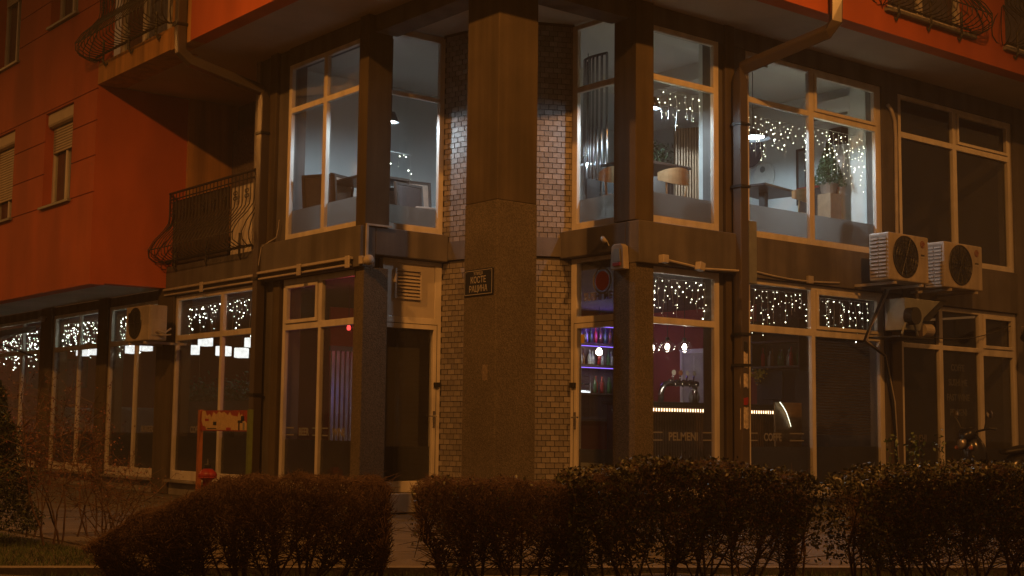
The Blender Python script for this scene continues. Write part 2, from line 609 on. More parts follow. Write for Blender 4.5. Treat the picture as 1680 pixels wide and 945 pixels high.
def sticks(p0, p1, r0, r1, n=3):
    """many tapered twigs as one vertex and face array"""
    p0, p1 = np.asarray(p0, float), np.asarray(p1, float)
    r0, r1 = np.broadcast_to(r0, (len(p0),)), np.broadcast_to(r1, (len(p0),))
    d = p1 - p0
    d /= np.maximum(np.linalg.norm(d, axis=1, keepdims=True), 1e-9)
    h = np.where(np.abs(d[:, 2:3]) < .9, np.array([[0, 0, 1.]]), np.array([[1., 0, 0]]))
    s = np.cross(d, h)
    s /= np.linalg.norm(s, axis=1, keepdims=True)
    t = np.cross(d, s)
    V = []
    for (p, r) in ((p0, r0), (p1, r1)):
        for k in range(n):
            a = 2 * math.pi * k / n
            V.append(p + (s * math.cos(a) + t * math.sin(a)) * r[:, None])
    V = np.stack(V, 1).reshape(-1, 3)
    base = (np.arange(len(p0)) * 2 * n)[:, None]
    F = np.concatenate([base + np.array([[k, (k + 1) % n, n + (k + 1) % n, n + k]]) for k in range(n)], 0)
    return V, F

def leaves(c, size, up_bias=0.3, aspect=.5, rng=RNG):
    """folded leaf-shaped quads at points c"""
    c = np.asarray(c, float)
    n = len(c)
    d = rng.normal(size=(n, 3))
    d[:, 2] += up_bias
    d /= np.linalg.norm(d, axis=1, keepdims=True)
    q = rng.normal(size=(n, 3))
    s = np.cross(d, q)
    s /= np.linalg.norm(s, axis=1, keepdims=True)
    nn = np.cross(d, s)
    L = (size * rng.uniform(.65, 1.25, n))[:, None]
    W = L * aspect
    a, b = c - d * L * .5, c + d * L * .5
    V = np.stack([a, c - s * W * .5 + nn * L * .12, b, c + s * W * .5 + nn * L * .12], 1).reshape(-1, 3)
    base = (np.arange(n) * 4)[:, None]
    F = np.concatenate([base + np.array([[0, 1, 2, 3]])], 0)
    return V, F

def np_mesh(name, V, F, material, parent=None, kind=None):
    me = bpy.data.meshes.new(name)
    k = F.shape[1]
    me.vertices.add(len(V))
    me.vertices.foreach_set('co', np.ascontiguousarray(V, dtype=np.float32).ravel())
    me.loops.add(F.size)
    me.loops.foreach_set('vertex_index', np.ascontiguousarray(F, dtype=np.int32).ravel())
    me.polygons.add(len(F))
    me.polygons.foreach_set('loop_start', np.arange(0, F.size, k, dtype=np.int32))
    me.update(calc_edges=True)
    me.materials.append(material)
    o = bpy.data.objects.new(name, me)
    link(o, parent)
    if kind:
        o['kind'] = kind
    return o

# ------------------------------------------------------------------ ground
g = G().box(-160, 160, -160, 160, -.5, -.022)
tag(g.build('ground', M['asphalt']), None, None, kind='structure')
pavement = G().box(-4.9, 22, -4.6, 26, -.20, -.018).build('pavement', M['slab'])
pavement['kind'] = 'structure'
slab_mesh = G().box(-.594, .594, -.594, .594, -.06, 0).build('slab', M['slab'], pavement)
slab_me = slab_mesh.data
first = True
for ix in range(-4, 7):
    for iy in range(-5, 6):
        cx, cyy = ix * 1.2 + .6, iy * 1.2 + 1.0
        if cx > .4 and cyy > .4 or cx > 3.6:
            continue
        o = slab_mesh if first else bpy.data.objects.new('slab', slab_me)
        if not first:
            link(o, pavement)
        first = False
        o.location = (cx, cyy, random.uniform(-.006, .003))
        o.rotation_euler = (R(random.uniform(-.25, .25)), R(random.uniform(-.25, .25)), 0)
far_paving = []
for ix in range(3, 9):
    for iy in (-5, -4, -3, -2, -1):
        o = bpy.data.objects.new('slab', slab_me)
        link(o, pavement)
        o.location = (ix * 1.2 + .6, iy * 1.2 + 1.0, random.uniform(-.006, .003))
for ix in (-4, -3, -2, -1):
    for iy in range(6, 12):
        o = bpy.data.objects.new('slab', slab_me)
        link(o, pavement)
        o.location = (ix * 1.2 + .6, iy * 1.2 + 1.0, random.uniform(-.006, .003))
# planted verge in front of the paving, with a concrete kerb at its street side
verge_rot = Matrix.Translation((-2.9, -5.35, 0)) @ Matrix.Rotation(R(-32.3), 4, 'Z')
def verge_height(x, y):
    return .02 + .025 * math.sin(x * 1.7 + y) * math.sin(y * 2.3 - x * .6) + .012 * math.sin(x * 5.1) * math.sin(y * 4.3)
VV, VF = [], []
nx, ny = 90, 26
for j in range(ny + 1):
    for i in range(nx + 1):
        x, y = -9 + 18 * i / nx, -2.4 + 3.3 * j / ny
        e = min(1.0, min(j, ny - j) / 2.0, min(i, nx - i) / 2.0)
        p = verge_rot @ Vector((x, y, 0))
        VV.append((p.x, p.y, verge_height(x, y) * e - .03 * (1 - e)))
for j in range(ny):
    for i in range(nx):
        a = j * (nx + 1) + i
        VF.append((a, a + 1, a + nx + 2, a + nx + 1))
o = bpy.data.objects.new('verge', mesh_of('verge', VV, VF, M['soil'], True))
link(o)
o['kind'] = 'structure'
kerb = G()
for i in range(9):
    kerb.box(-9 + 2 * i, -9 + 2 * i + 1.985, .93, 1.08, -.15, .06, verge_rot)
kb = kerb.build('kerb', M['kerbstone'])
kb['kind'] = 'structure'

# ------------------------------------------------------------------ the building
B = thing('apartment_building', 'orange apartment block with a two-storey glazed corner cafe', 'building')
LF, RF = left_map(0.0), right_map(0.0)

def window(fn, u0, u1, v0, v1, panes, w=0.0, depth=.066, glass='glass', film=None, name='window', casements=(), parent=B, material='frame'):
    fr = panel(name, fn, u0, u1, v0, v1, panes, w, w + depth, M[material], parent, bevel=.006)
    for k, (a, b, c, d) in enumerate(panes):
        fbox_obj('pane', fn, a - .008, b + .008, c - .008, d + .008, w + .045, w + .053, M[glass], fr)
        if k in casements:
            panel('casement', fn, a + .004, b - .004, c + .004, d - .004, [(a + .055, b - .055, c + .055, d - .055)], w - .022, w + .04, M[material], fr, bevel=.005)
        if film is not None and film > c and film < d:
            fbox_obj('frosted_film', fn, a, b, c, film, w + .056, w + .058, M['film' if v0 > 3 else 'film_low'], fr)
    return fr

# ---- corner column and pillars
G().box(0, .622, 0, .637, 0, 3.855).build('column', M['aggregate'], B, bevel=.012)
G().box(.004, .618, .004, .633, 3.855, 6.77).build('column', M['brown'], B, bevel=.012)
G().box(-.06, .335, 2.80, 3.035, 0, 3.28).build('pillar', M['aggregate'], B, bevel=.01)
G().box(-.06, .335, 2.80, 3.035, 3.84, 6.77).build('pillar', M['brown'], B, bevel=.01)
G().box(2.225, 2.55, -.06, .36, 0, 3.28).build('pillar', M['aggregate'], B, bevel=.01)
G().box(2.225, 2.55, -.06, .36, 3.84, 6.77).build('pillar', M['brown'], B, bevel=.01)
for y0, y1 in ((8.68, 9.30), (11.46, 11.90), (14.24, 14.85)):
    G().box(-.05, .3, y0, y1, 0, 3.44).build('pillar', M['brown'], B, bevel=.01)
# wall strips behind the downpipes, with their flat pilasters
G().box(.03, .3, 5.06, 5.70, 0, 3.28).build('pier', M['plaster'], B)
G().box(.03, .3, 5.06, 5.98, 3.84, 6.77).build('pier', M['plaster'], B)
G().box(-.03, .028, 5.13, 5.33, 0, 3.27).build('pilaster', M['brown'], B, bevel=.006)
G().box(-.03, .028, 5.39, 5.60, 3.85, 6.77).build('pilaster', M['brown'], B, bevel=.006)
G().box(3.86, 4.45, .03, .3, 0, 3.28).build('pier', M['plaster'], B)
G().box(3.86, 4.45, .03, .3, 3.84, 6.77).build('pier', M['plaster'], B)
G().box(3.966, 4.153, -.03, .028, 0, 3.27).build('pilaster', M['brown'], B, bevel=.006)
G().box(3.966, 4.153, -.03, .028, 3.85, 6.77).build('pilaster', M['brown'], B, bevel=.006)
G().box(7.57, 7.98, .0, .3, 0, 6.77).build('pier', M['plaster'], B)
G().box(7.66, 7.9, -.05, -.001, 0, 3.2).build('pilaster', M['brown'], B, bevel=.006)
G().box(11.26, 17, .0, .3, 0, 6.77).build('wall', M['plaster'], B)
# ---- beams between the floors
G().box(-.13, .12, 2.80, 5.56, 3.28, 3.84).build('beam', M['plaster'], B, bevel=.012)
G().box(.1201, 1.33, 2.80, 3.02, 3.46, 3.838).build('beam', M['plaster'], B, bevel=.01)
G().box(2.22, 4.16, -.13, .12, 3.28, 3.83).build('beam', M['plaster'], B, bevel=.012)
G().box(2.22, 2.44, .1201, 1.42, 3.46, 3.828).build('beam', M['plaster'], B, bevel=.01)
G().box(4.162, 7.97, -.03, .2, 3.27, 3.845).build('beam', M['plaster'], B, bevel=.01)
G().box(7.981, 11.255, -.04, .2, 3.17, 3.865).build('beam', M['plaster'], B, bevel=.01)
G().box(-.03, 1.2, 5.57, 9.055, 3.28, 3.80).build('beam', M['plaster'], B, bevel=.01)
G().box(.02, .2, 9.06, 20, 3.27, 3.44).build('beam', M['plaster'], B)
# lintels under the soffit
G().box(.0, .25, 3.036, 5.06, 6.5, 6.77).build('lintel', M['plaster'], B)
G().box(2.551, 7.57, .0, .25, 6.5, 6.77).build('lintel', M['plaster'], B)
G().box(7.981, 11.26, .0, .25, 6.47, 6.77).build('lintel', M['plaster'], B)
G().box(.05, .40, .638, 2.799, 6.52, 6.77).build('lintel', M['plaster'], B)
G().box(.623, 2.224, .05, .40, 6.52, 6.77).build('lintel', M['plaster'], B)
# ---- plinth under the shop windows
for y0, y1 in ((3.036, 5.06), (5.70, 8.68), (9.30, 11.46), (11.90, 14.24), (14.85, 18.0)):
    G().box(-.02, .3, y0, y1, 0, .20).build('plinth', M['concrete'], B)
    G().box(-.11, .28, y0 + .002, y1 - .002, .20, .238).build('sill', M['concrete'], B, bevel=.006)
for x0, x1 in ((2.551, 3.859), (4.451, 7.569), (7.981, 10.2)):
    G().box(x0, x1, -.02, .3, 0, .20).build('plinth', M['concrete'], B)
    G().box(x0 + .002, x1 - .002, -.11, .28, .20, .238).build('sill', M['concrete'], B, bevel=.006)

# ---- windows, left street
FL = .95
w_a = window(LF, 3.036, 5.06, .24, 3.275, [(3.08, 3.985, .39, 2.525), (4.055, 4.985, .39, 2.525), (3.08, 3.97, 2.62, 3.19), (4.065, 4.975, 2.62, 3.19)], film=FL, casements=(3,))
w_au = window(LF, 3.036, 5.06, 3.846, 6.498, [(3.08, 3.97, 3.94, 5.755), (4.065, 4.975, 3.94, 5.755), (3.08, 3.97, 5.84, 6.43), (4.065, 4.975, 5.84, 6.43)], film=4.30, glass='glass_clean')
w_b = window(LF, 5.701, 8.679, .24, 3.275, [(5.76, 6.975, .39, 2.53), (7.05, 8.61, .39, 2.53), (5.76, 6.96, 2.62, 3.20), (7.06, 8.60, 2.62, 3.20)], film=FL)
w_c = window(LF, 9.301, 11.459, .24, 3.265, [(9.36, 10.24, .39, 2.54), (10.31, 11.38, .39, 2.54), (9.36, 10.24, 2.63, 3.20), (10.31, 11.38, 2.63, 3.20)], film=.985)
w_d = window(LF, 11.901, 14.239, .24, 3.265, [(11.96, 12.88, .39, 2.54), (12.95, 14.16, .39, 2.54), (11.96, 12.88, 2.63, 3.20), (12.95, 14.16, 2.63, 3.20)], film=.985)
w_e = window(LF, 14.851, 18.0, .24, 3.265, [(14.92, 16.0, .39, 2.54), (16.08, 17.9, .39, 2.54), (14.92, 16.0, 2.63, 3.20), (16.08, 17.9, 2.63, 3.20)], film=.985)
# ---- windows, right street
w_1 = window(RF, 2.551, 3.859, .24, 3.275, [(2.60, 3.76, .39, 2.525), (2.60, 3.76, 2.612, 3.19)])
w_1u = window(RF, 2.551, 3.859, 3.846, 6.498, [(2.60, 3.76, 3.945, 5.755), (2.60, 3.76, 5.84, 6.425)], film=4.265, glass='glass_clean')
RF2 = right_map(.03)
w_2 = window(RF2, 4.451, 7.569, .24, 3.265, [(4.52, 5.85, .39, 2.52), (5.93, 7.46, .39, 2.52), (4.52, 5.835, 2.62, 3.19), (5.945, 7.44, 2.62, 3.19)], film=.93, casements=(3,))
w_2u = window(RF2, 4.451, 7.569, 3.850, 6.498, [(4.52, 5.84, 3.945, 5.765), (5.95, 7.43, 3.945, 5.765), (4.52, 5.84, 5.848, 6.43), (5.95, 7.43, 5.848, 6.43)], film=4.32, casements=(3,), glass='glass_clean')
w_3 = window(RF2, 7.981, 11.259, .24, 3.165, [(8.07, 9.02, .39, 2.465), (9.12, 10.15, .39, 2.465), (10.265, 11.15, .39, 2.42), (8.07, 9.02, 2.54, 3.09), (9.12, 10.15, 2.54, 3.09), (10.265, 11.15, 2.54, 3.09)], film=.91, casements=(5,))
w_3u = window(RF2, 7.981, 11.259, 3.870, 6.465, [(8.10, 9.51, 3.965, 5.775), (9.62, 11.13, 3.965, 5.775), (8.10, 9.51, 5.87, 6.40), (9.62, 11.13, 5.87, 6.40)], casements=(3,))
# ---- porch: window and door in each of the two recessed walls
D1 = right_map(2.936)
w_d1 = window(D1, .336, 1.33, 3.84, 6.70, [(.36, 1.245, 3.945, 5.75), (.36, 1.245, 5.808, 6.62)], film=4.21, glass='glass_clean')
D2 = left_map(2.36)
w_d2 = window(D2, .361, 1.345, 3.83, 6.72, [(.39, 1.24, 3.945, 5.76), (.39, 1.24, 5.842, 6.655)], film=4.27, glass='glass_clean')

def door(fn, u0, u1, hinge_right, panel_top, glazed_top):
    d = panel('door', fn, u0, u1, .26, 3.455, [(u0 + .03, u1 - .125, .41, 2.50), (u0 + .03, u1 - .115, 2.66, 3.40)], 0, .09, M['frame'], B, bevel=.006)
    fbox_obj('pane', fn, u0 + .02, u1 - .115, .40, 2.51, .045, .053, M['glass_clean'], d)
    fbox_obj('frosted_film', fn, u0 + .03, u1 - .126, .41, .88, .056, .058, M['film_low'], d)
    fbox_obj('joint', fn, u1 - .072, u1 - .064, .262, 2.58, -.002, .02, M['cable'], d)
    fbox_obj('joint', fn, u0 + .002, u1 - .07, 2.566, 2.574, -.002, .02, M['cable'], d)
    if glazed_top:
        fbox_obj('pane', fn, u0 + .02, u1 - .105, 2.65, 3.41, .045, .053, M['glass'], d)
    else:
        fbox_obj('infill_panel', fn, u0 + .032, u1 - .117, 2.662, 3.398, .012, .05, M['infill'], d)
        vent = panel('vent_grille', fn, u0 + .19, u0 + .64, 2.90, 3.32, [(u0 + .22, u0 + .61, 2.93, 3.29)], -.03, .012, M['infill'], d, bevel=.004)
        for k in range(7):
            z = 2.95 + k * .048
            gg = G()
            p = [fn(u, v, w) for (v, w) in ((z, -.026), (z + .006, -.026), (z + .046, .008), (z + .04, .008)) for u in (u0 + .221, u0 + .609)]
            gg.add(p, [(0, 1, 3, 2), (2, 3, 5, 4), (4, 5, 7, 6), (6, 7, 1, 0), (0, 2, 4, 6), (1, 3, 5, 7)])
            gg.build('slat', M['duct'], d)
    # lever handle, lock and hinge
    h = G()
    a = fn(u1 - .10, 1.30, 0)
    bpt = fn(u1 - .10, 1.30, -.06)
    c = fn(u1 - .22, 1.30, -.06)
    h.tube([a, bpt, c], .011, 8)
    fbox(h, fn, u1 - .118, u1 - .082, 1.14, 1.37, -.010, .0)
    h.build('handle', M['steel'], d)
    fbox_obj('lock', fn, u1 - .115, u1 - .02, 1.70, 1.77, -.045, .0, M['darkmetal'], d, bevel=.008)
    return d
door1 = door(D1, .336, 1.33, True, 3.4, False)
door2 = door(D2, .361, 1.345, True, 3.4, True)
G().box(.336, 1.42, 2.70, 3.1, 0, .255).build('step', M['concrete'], B, bevel=.01)
G().box(2.1, 2.5, .361, 1.45, 0, .255).build('step', M['concrete'], B, bevel=.01)

# ---- brick-faced walls closing the porch behind the column
brick_long = G().box(0, .112, 0, .014, 0, .0655).build('brick', M['brick'], None)
brick_me = brick_long.data
bpy.data.objects.remove(brick_long)
half_tmp = G().box(0, .051, 0, .014, 0, .0655).build('brick', M['brick'], None)
half_me = half_tmp.data
bpy.data.objects.remove(half_tmp)

def brick_wall(start, end, flip):
    """wall from the door jamb (start) to the corner hidden by the column (end)"""
    a, b = Vector((*start, 0)), Vector((*end, 0))
    d = (b - a)
    L = d.length
    d.normalize()
    n = Vector((d.y, -d.x, 0)) if flip else Vector((-d.y, d.x, 0))   # towards the street
    m = Matrix.Identity(4)
    for i in range(3):
        m[i][0], m[i][1], m[i][2] = d[i], n[i], (0, 0, 1)[i]
    m.translation = a
    wl_ = G().box(0, L, -.2, 0, 0, 6.76, m).build('brick_wall', M['mortar'], B)
    G().box(0, L, .0005, .035, 3.485, 3.745, m).build('beam', M['plaster'], B)
    rest = G()
    k = 0
    z = .02
    while z < 6.70:
        if 3.485 - .068 < z < 3.745:
            z += .0745
            k += 1
            continue
        s = .004 if k % 2 == 0 else -.057
        while s < L:
            x0, x1 = max(s, .004), min(s + .112, L - .003)
            if x1 - x0 > .02:
                jit = random.uniform(-.003, .003)
                if x0 < .40:
                    full = (x1 - x0) > .1
                    o = bpy.data.objects.new('brick', brick_me if full else half_me)
                    link(o, wl_)
                    mm = m.copy()
                    mm = m @ Matrix.Rotation(R(random.uniform(-.6, .6)), 4, 'Y')
                    mm.translation = a + d * x0 + n * jit
                    mm.translation.z = z
                    o.matrix_world = mm
                    if not full:
                        o.scale = ((x1 - x0) / .051, 1, 1)
                else:
                    rest.box(x0, x1, jit, .014 + jit, z, z + .0655, m)
            s += .122
        z += .0745
        k += 1
    if rest.v:
        r = rest.build('brickwork', M['brick'], wl_)
        r['kind'] = 'stuff'
    return wl_
brick_wall((1.333, 2.98), (1.60, 1.74), True)
brick_wall((2.40, 1.355), (1.60, 1.74), False)

# ---- floors, ceilings and inner walls
room_up = [(.11, 3.04), (1.36, 3.04), (1.65, 1.81), (2.46, 1.45), (2.46, .14), (7.95, .14), (7.95, 5.85), (.11, 5.85)]
room_dn = [(.11, 3.04), (1.36, 3.04), (1.65, 1.81), (2.46, 1.45), (2.46, .14), (7.95, .14), (7.95, 5.95), (5.0, 5.95), (5.0, 18.0), (.11, 18.0)]
G().prism(room_up, 3.60, 3.93).build('upper_floor', M['floor_in'], B)
G().prism(room_up, 6.72, 6.75).build('ceiling', M['ceil_white'], B)
G().prism(room_dn, .10, .34).build('ground_floor', M['floor_in'], B)
G().prism(room_dn, 3.30, 3.45).build('ceiling', M['wall_dark'], B)
def wall_run(name, x0, x1, y0, y1, z0, z1, m):
    return G().box(x0, x1, y0, y1, z0, z1).build(name, M[m], B)
wall_run('interior_wall', .11, 7.949, 5.852, 5.97, 3.93, 6.72, 'wall_white')
wall_run('interior_wall', 7.952, 8.07, .31, 5.97, 3.93, 6.72, 'wall_white')
wall_run('interior_wall', 7.952, 8.07, 2.9, 5.95, .34, 3.30, 'wall_red')
wall_run('interior_wall', 7.952, 8.07, .31, 2.899, .34, 3.30, 'wall_dark')
wall_run('interior_wall', .34, 1.38, 3.30, 3.36, .34, 3.30, 'wall_dark')  # added dark screen that keeps the door glass black
wall_run('interior_wall', 1.381, 1.44, 3.05, 3.36, .34, 3.30, 'wall_dark')  # side piece of the added dark screen
wall_run('interior_wall', 5.0, 7.95, 5.952, 6.07, .34, 3.30, 'wall_red')
wall_run('interior_wall', 5.002, 5.12, 6.07, 18.0, .34, 3.30, 'wall_red')
wall_run('interior_wall', .11, 5.0, 18.002, 18.12, .34, 3.30, 'wall_red')
# dark unlit shop on the far right, both floors
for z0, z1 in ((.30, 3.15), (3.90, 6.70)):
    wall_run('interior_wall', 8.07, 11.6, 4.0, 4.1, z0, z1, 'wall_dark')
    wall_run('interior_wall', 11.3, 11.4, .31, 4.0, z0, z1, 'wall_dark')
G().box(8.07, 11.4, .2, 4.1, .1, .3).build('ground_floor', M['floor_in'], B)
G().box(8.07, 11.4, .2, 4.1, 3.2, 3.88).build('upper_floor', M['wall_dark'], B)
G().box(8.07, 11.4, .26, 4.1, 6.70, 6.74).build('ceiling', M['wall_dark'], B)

# ---- projecting upper storeys
XO, YO, ZS = -1.36, -1.29, 6.75
soff = [(XO + .2, YO + .2), (17, YO + .2), (17, 20), (XO + .2, 20)]
G().prism(soff, ZS + .012, 6.95).build('soffit', M['soffit'], B)
LO, RO = left_map(XO), right_map(YO)
holes_left = [(10.10, 11.42, 4.93, 6.66), (13.02, 14.35, 4.93, 6.66), (10.10, 11.42, 8.22, 10.0), (13.02, 14.35, 7.95, 9.9), (16.0, 17.3, 4.93, 6.66)]
# the wall face is laid in panels with open horizontal joints
def banded_wall(fn, u0, u1, v0, v1, holes, joints, thick, material):
    levels = [v0] + [j for j in joints if v0 < j < v1] + [v1]
    core = panel('upper_wall', fn, u0, u1, v0, v1, holes, .022, thick, M[material], B)
    cols = sorted({u0, u1} | {h[0] for h in holes} | {h[1] for h in holes})
    for i in range(len(levels) - 1):
        a, b = levels[i] + (.009 if i else 0), levels[i + 1] - (.009 if i < len(levels) - 2 else 0)
        hh = [h for h in holes if h[2] < b and h[3] > a]
        spans, cur = [], u0
        for h in sorted(hh):
            spans.append((cur, h[0]))
            cur = h[1]
        spans.append((cur, u1))
        full = [h for h in hh if h[2] <= a + .02 and h[3] >= b - .02]
        if full and len(full) == len(hh):
            for s0, s1 in spans:
                fbox_obj('facade_panel', fn, s0, s1, a, b, 0, .021, M[material], core)
        else:
            o = panel('facade_panel', fn, u0, u1, a, b, [(h[0], h[1], max(h[2], a), min(h[3], b)) for h in hh], 0, .021, M[material], core)
    return core
banded_wall(LO, 9.062, 20.0, 3.42, 13.0, holes_left, (4.955, 5.565, 6.155, 6.695, 8.2, 8.75), .25, 'orange')
G().box(XO + .2501, .27, 9.062, 9.30, 3.445, 6.76).build('upper_wall', M['orange'], B)
G().box(XO + .2501, .02, 9.301, 20, 3.445, 3.6).build('soffit', M['soffit'], B)
banded_wall(LO, YO + .2, 5.60, ZS, 13.0, [], (8.2,), .25, 'orange')
holes_right = [(5.95, 7.98, 7.10, 9.6), (8.97, 11.0, 7.10, 9.6), (13.0, 14.5, 7.1, 9.6)]
banded_wall(RO, XO, 17.0, ZS, 13.0, holes_right, (), .25, 'orange')
G().box(XO + .02, XO + .25, 5.602, 6.288, ZS + .002, 13).build('upper_wall', M['ochre'], B)
# flat windows in the orange wall
def shuttered_window(fn, u0, u1, v0, v1, drop):
    inset = .16
    fr = panel('window', fn, u0 + .002, u1 - .002, v0 + .03, v1 - .002, [(u0 + .08, (u0 + u1) / 2 - .03, v0 + .1, v1 - .28), ((u0 + u1) / 2 + .03, u1 - .08, v0 + .1, v1 - .28)], inset, inset + .07, M['frame'], B, bevel=.005)
    fbox_obj('shutter_box', fn, u0 + .004, u1 - .004, v1 - .26, v1 - .004, inset - .13, inset - .001, M['shutter'], fr, bevel=.05)
    for a, b in ((u0 + .08, (u0 + u1) / 2 - .03), ((u0 + u1) / 2 + .03, u1 - .08)):
        fbox_obj('pane', fn, a - .005, b + .005, v0 + .095, v1 - .27, inset + .03, inset + .038, M['glass'], fr)
        fbox_obj('curtain', fn, a - .02, b + .02, v0 + .08, v1 - .25, inset + .075, inset + .08, M['curtain'], fr)
    z = v1 - .28
    while z > v1 - .28 - drop:
        fbox_obj('shutter_slat', fn, u0 + .06, u1 - .06, z - .046, z - .004, inset - .028, inset - .004, M['shutter'], fr, bevel=.008)
        z -= .05
    fbox_obj('sill', fn, u0 - .05, u1 + .05, v0 - .012, v0 + .028, -.06, inset + .02, M['galvan'], fr)
    return fr
shuttered_window(LO, 10.10, 11.42, 4.93, 6.66, .42)
shuttered_window(LO, 13.02, 14.35, 4.93, 6.66, .95)
shuttered_window(LO, 10.10, 11.42, 8.22, 10.0, .5)
shuttered_window(LO, 13.02, 14.35, 7.95, 9.9, .3)
shuttered_window(LO, 16.0, 17.3, 4.93, 6.66, .3)
def french_window(fn, u0, u1, v0, v1, inset=.15, marks=(.5,)):
    xs = [u0 + .06] + [u0 + (u1 - u0) * t for t in marks] + [u1 - .06]
    panes = [(xs[i] + .05, xs[i + 1] - .05, v0 + .14, v1 - .1) for i in range(len(xs) - 1)]
    fr = panel('window', fn, u0 + .002, u1 - .002, v0 + .002, v1 - .002, panes, inset, inset + .07, M['frame'], B, bevel=.005)
    for a, b, c, d in panes:
        fbox_obj('pane', fn, a - .005, b + .005, c - .005, d + .005, inset + .03, inset + .038, M['glass'], fr)
        fbox_obj('curtain', fn, a - .02, b + .02, c - .02, d + .02, inset + .08, inset + .09, M['curtain'], fr)
    return fr
for (a, b, c, d) in holes_right:
    french_window(RO, a, b, c, d)
    fbox_obj('sill', RO, a - .08, b + .1, c - .05, c + .002, -.07, .1, M['concrete'], B)
# recessed balcony of the third storey
G().box(XO, -.9, 6.29, 9.06, ZS + .004, 7.10).build('balcony_slab', M['ochre'], B)
french_window(left_map(-1.0), 6.29, 9.06, 7.10, 10.2, 0, marks=(.32, .66))
G().box(XO, -.9, 6.29, 9.06, 10.2, 13.0).build('upper_wall', M['orange'], B)

# ---- wrought-iron railings with a belly
def baluster_mesh(h, belly, ring):
    prof = [(0, h), (0, h * .66), (.015, h * .58), (belly * .30, h * .46), (belly * .72, h * .32), (belly, h * .17), (belly * .96, h * .07), (belly * .6, h * .005), (.05, .0), (.0, .03)]
    q = G().tube([(x, 0, z) for x, z in prof], .0085, 5)
    if ring:
        for dz in (.70, .77):
            for s in (-1, 1):
                q.torus(.028, .007, Matrix.Translation((0, s * .03, h * dz)) @ Matrix.Rotation(R(90), 4, 'Y'), 10, 5)
    return mesh_of('baluster', q.v, q.f, M['iron'], True)

def railing(fn_pos, rz, length, h, belly, parent, step=.125, feet=True):
    """fn_pos: start of the rail (x, y, z of its foot); rz turns local +x to the street side, bars run along local +y"""
    rail = G()
    rail.tube([(0, 0, h + .02), (0, length, h + .02)], .022, 8)
    rail.tube([(0, 0, h - .09), (0, length, h - .09)], .012, 6)
    rail.tube([(belly * .97, 0, h * .17), (belly * .97, length, h * .17)], .010, 6)
    rail.tube([(.04, 0, .03), (.04, length, .03)], .014, 6)
    ob = rail.build('railing', M['iron'], parent)
    ob.location = fn_pos
    ob.rotation_euler = (0, 0, rz)
    me_a, me_b = baluster_mesh(h, belly, False), baluster_mesh(h, belly, True)
    n = int(length / step)
    for i in range(n + 1):
        o = bpy.data.objects.new('baluster', me_b if i % 3 == 1 else me_a)
        link(o, ob)
        o.location = (0, i * length / n, 0)
    for t in (0.0, 1.0):                       # side cages
        for k in range(4):
            o = bpy.data.objects.new('baluster', me_a)
            link(o, ob)
            o.location = (-.06 - k * .0, t * length, 0)
            o.rotation_euler = (0, 0, (R(90) if t else R(-90)) * (.25 + .22 * k))
    if feet:
        for t in (.12, .5, .88):
            q = G().tube([(.04, t * length, .25), (.04, t * length, -.10), (.0, t * length, -.17), (-.045, t * length, -.12)], .02, 6)
            q.build('bracket', M['iron'], ob)
    return ob
railing((-.02, 9.03, 3.86), R(180), 3.02, 1.18, .36, B)
railing((XO - .04, 9.0, 7.16), R(180), 2.68, 1.2, .40, B)
railing((5.87, YO - .03, 7.13), R(-90), 2.05, 1.15, .40, B)
railing((8.95, YO - .03, 7.13), R(-90), 2.05, 1.15, .40, B)
for ob in B.children:
    if ob.name.startswith('railing') and abs(ob.rotation_euler.z + R(90)) < .01:
        pass
# lower balcony: back wall, side walls, reed screen and lace curtain behind the bars
G().box(1.201, 1.35, 5.98, 9.06, 3.80, 6.76).build('balcony_wall', M['plaster'], B)
G().box(-.0, 1.2, 5.985, 6.10, 3.80, 6.76).build('balcony_wall', M['brick'], B)
G().box(.271, 1.2, 9.0, 9.06, 3.80, 6.76).build('balcony_wall', M['ochre'], B)
G().box(1.10, 1.14, 7.3, 8.99, 4.0, 6.3).build('curtain', M['perforated'], B)
G().box(.03, .05, 6.95, 8.98, 3.80, 4.93).build('reed_screen', M['reed'], B)
G().box(.06, .085, 6.11, 6.90, 3.80, 4.90).build('balustrade_panel', M['frame'], B)

# ---- downpipes
def downpipe(paths, r, collars, parent=B):
    q = G().tube(paths, r * 1.28, 4, phase=math.pi / 4)
    o = q.build('downpipe', M['pipe'], parent, bevel=.012)
    for c in collars:
        G().box(-r - .012, r + .012, -r - .012, r + .012, -.018, .018, Matrix.Translation(c)).build('collar', M['darkmetal'], o)
    return o
downpipe([(-.10, 5.64, .0), (-.10, 5.64, 6.05), (-.14, 5.66, 6.22), (-1.25, 5.80, 6.50), (-1.40, 5.82, 6.62), (-1.42, 5.82, 6.9), (-1.42, 5.82, 13)], .078, [(-.10, 5.64, 3.33), (-.10, 5.64, 5.55), (-.10, 5.64, 1.6), (-1.42, 5.82, 7.02)])
downpipe([(4.13, -.15, .0), (4.13, -.15, 5.98), (4.14, -.18, 6.14), (4.60, -1.30, 6.50), (4.64, -1.40, 6.62), (4.645, -1.405, 6.9), (4.645, -1.405, 13)], .085, [(4.13, -.15, 2.45), (4.13, -.15, 4.48), (4.13, -.15, 5.35), (4.13, -.15, 2.03)])

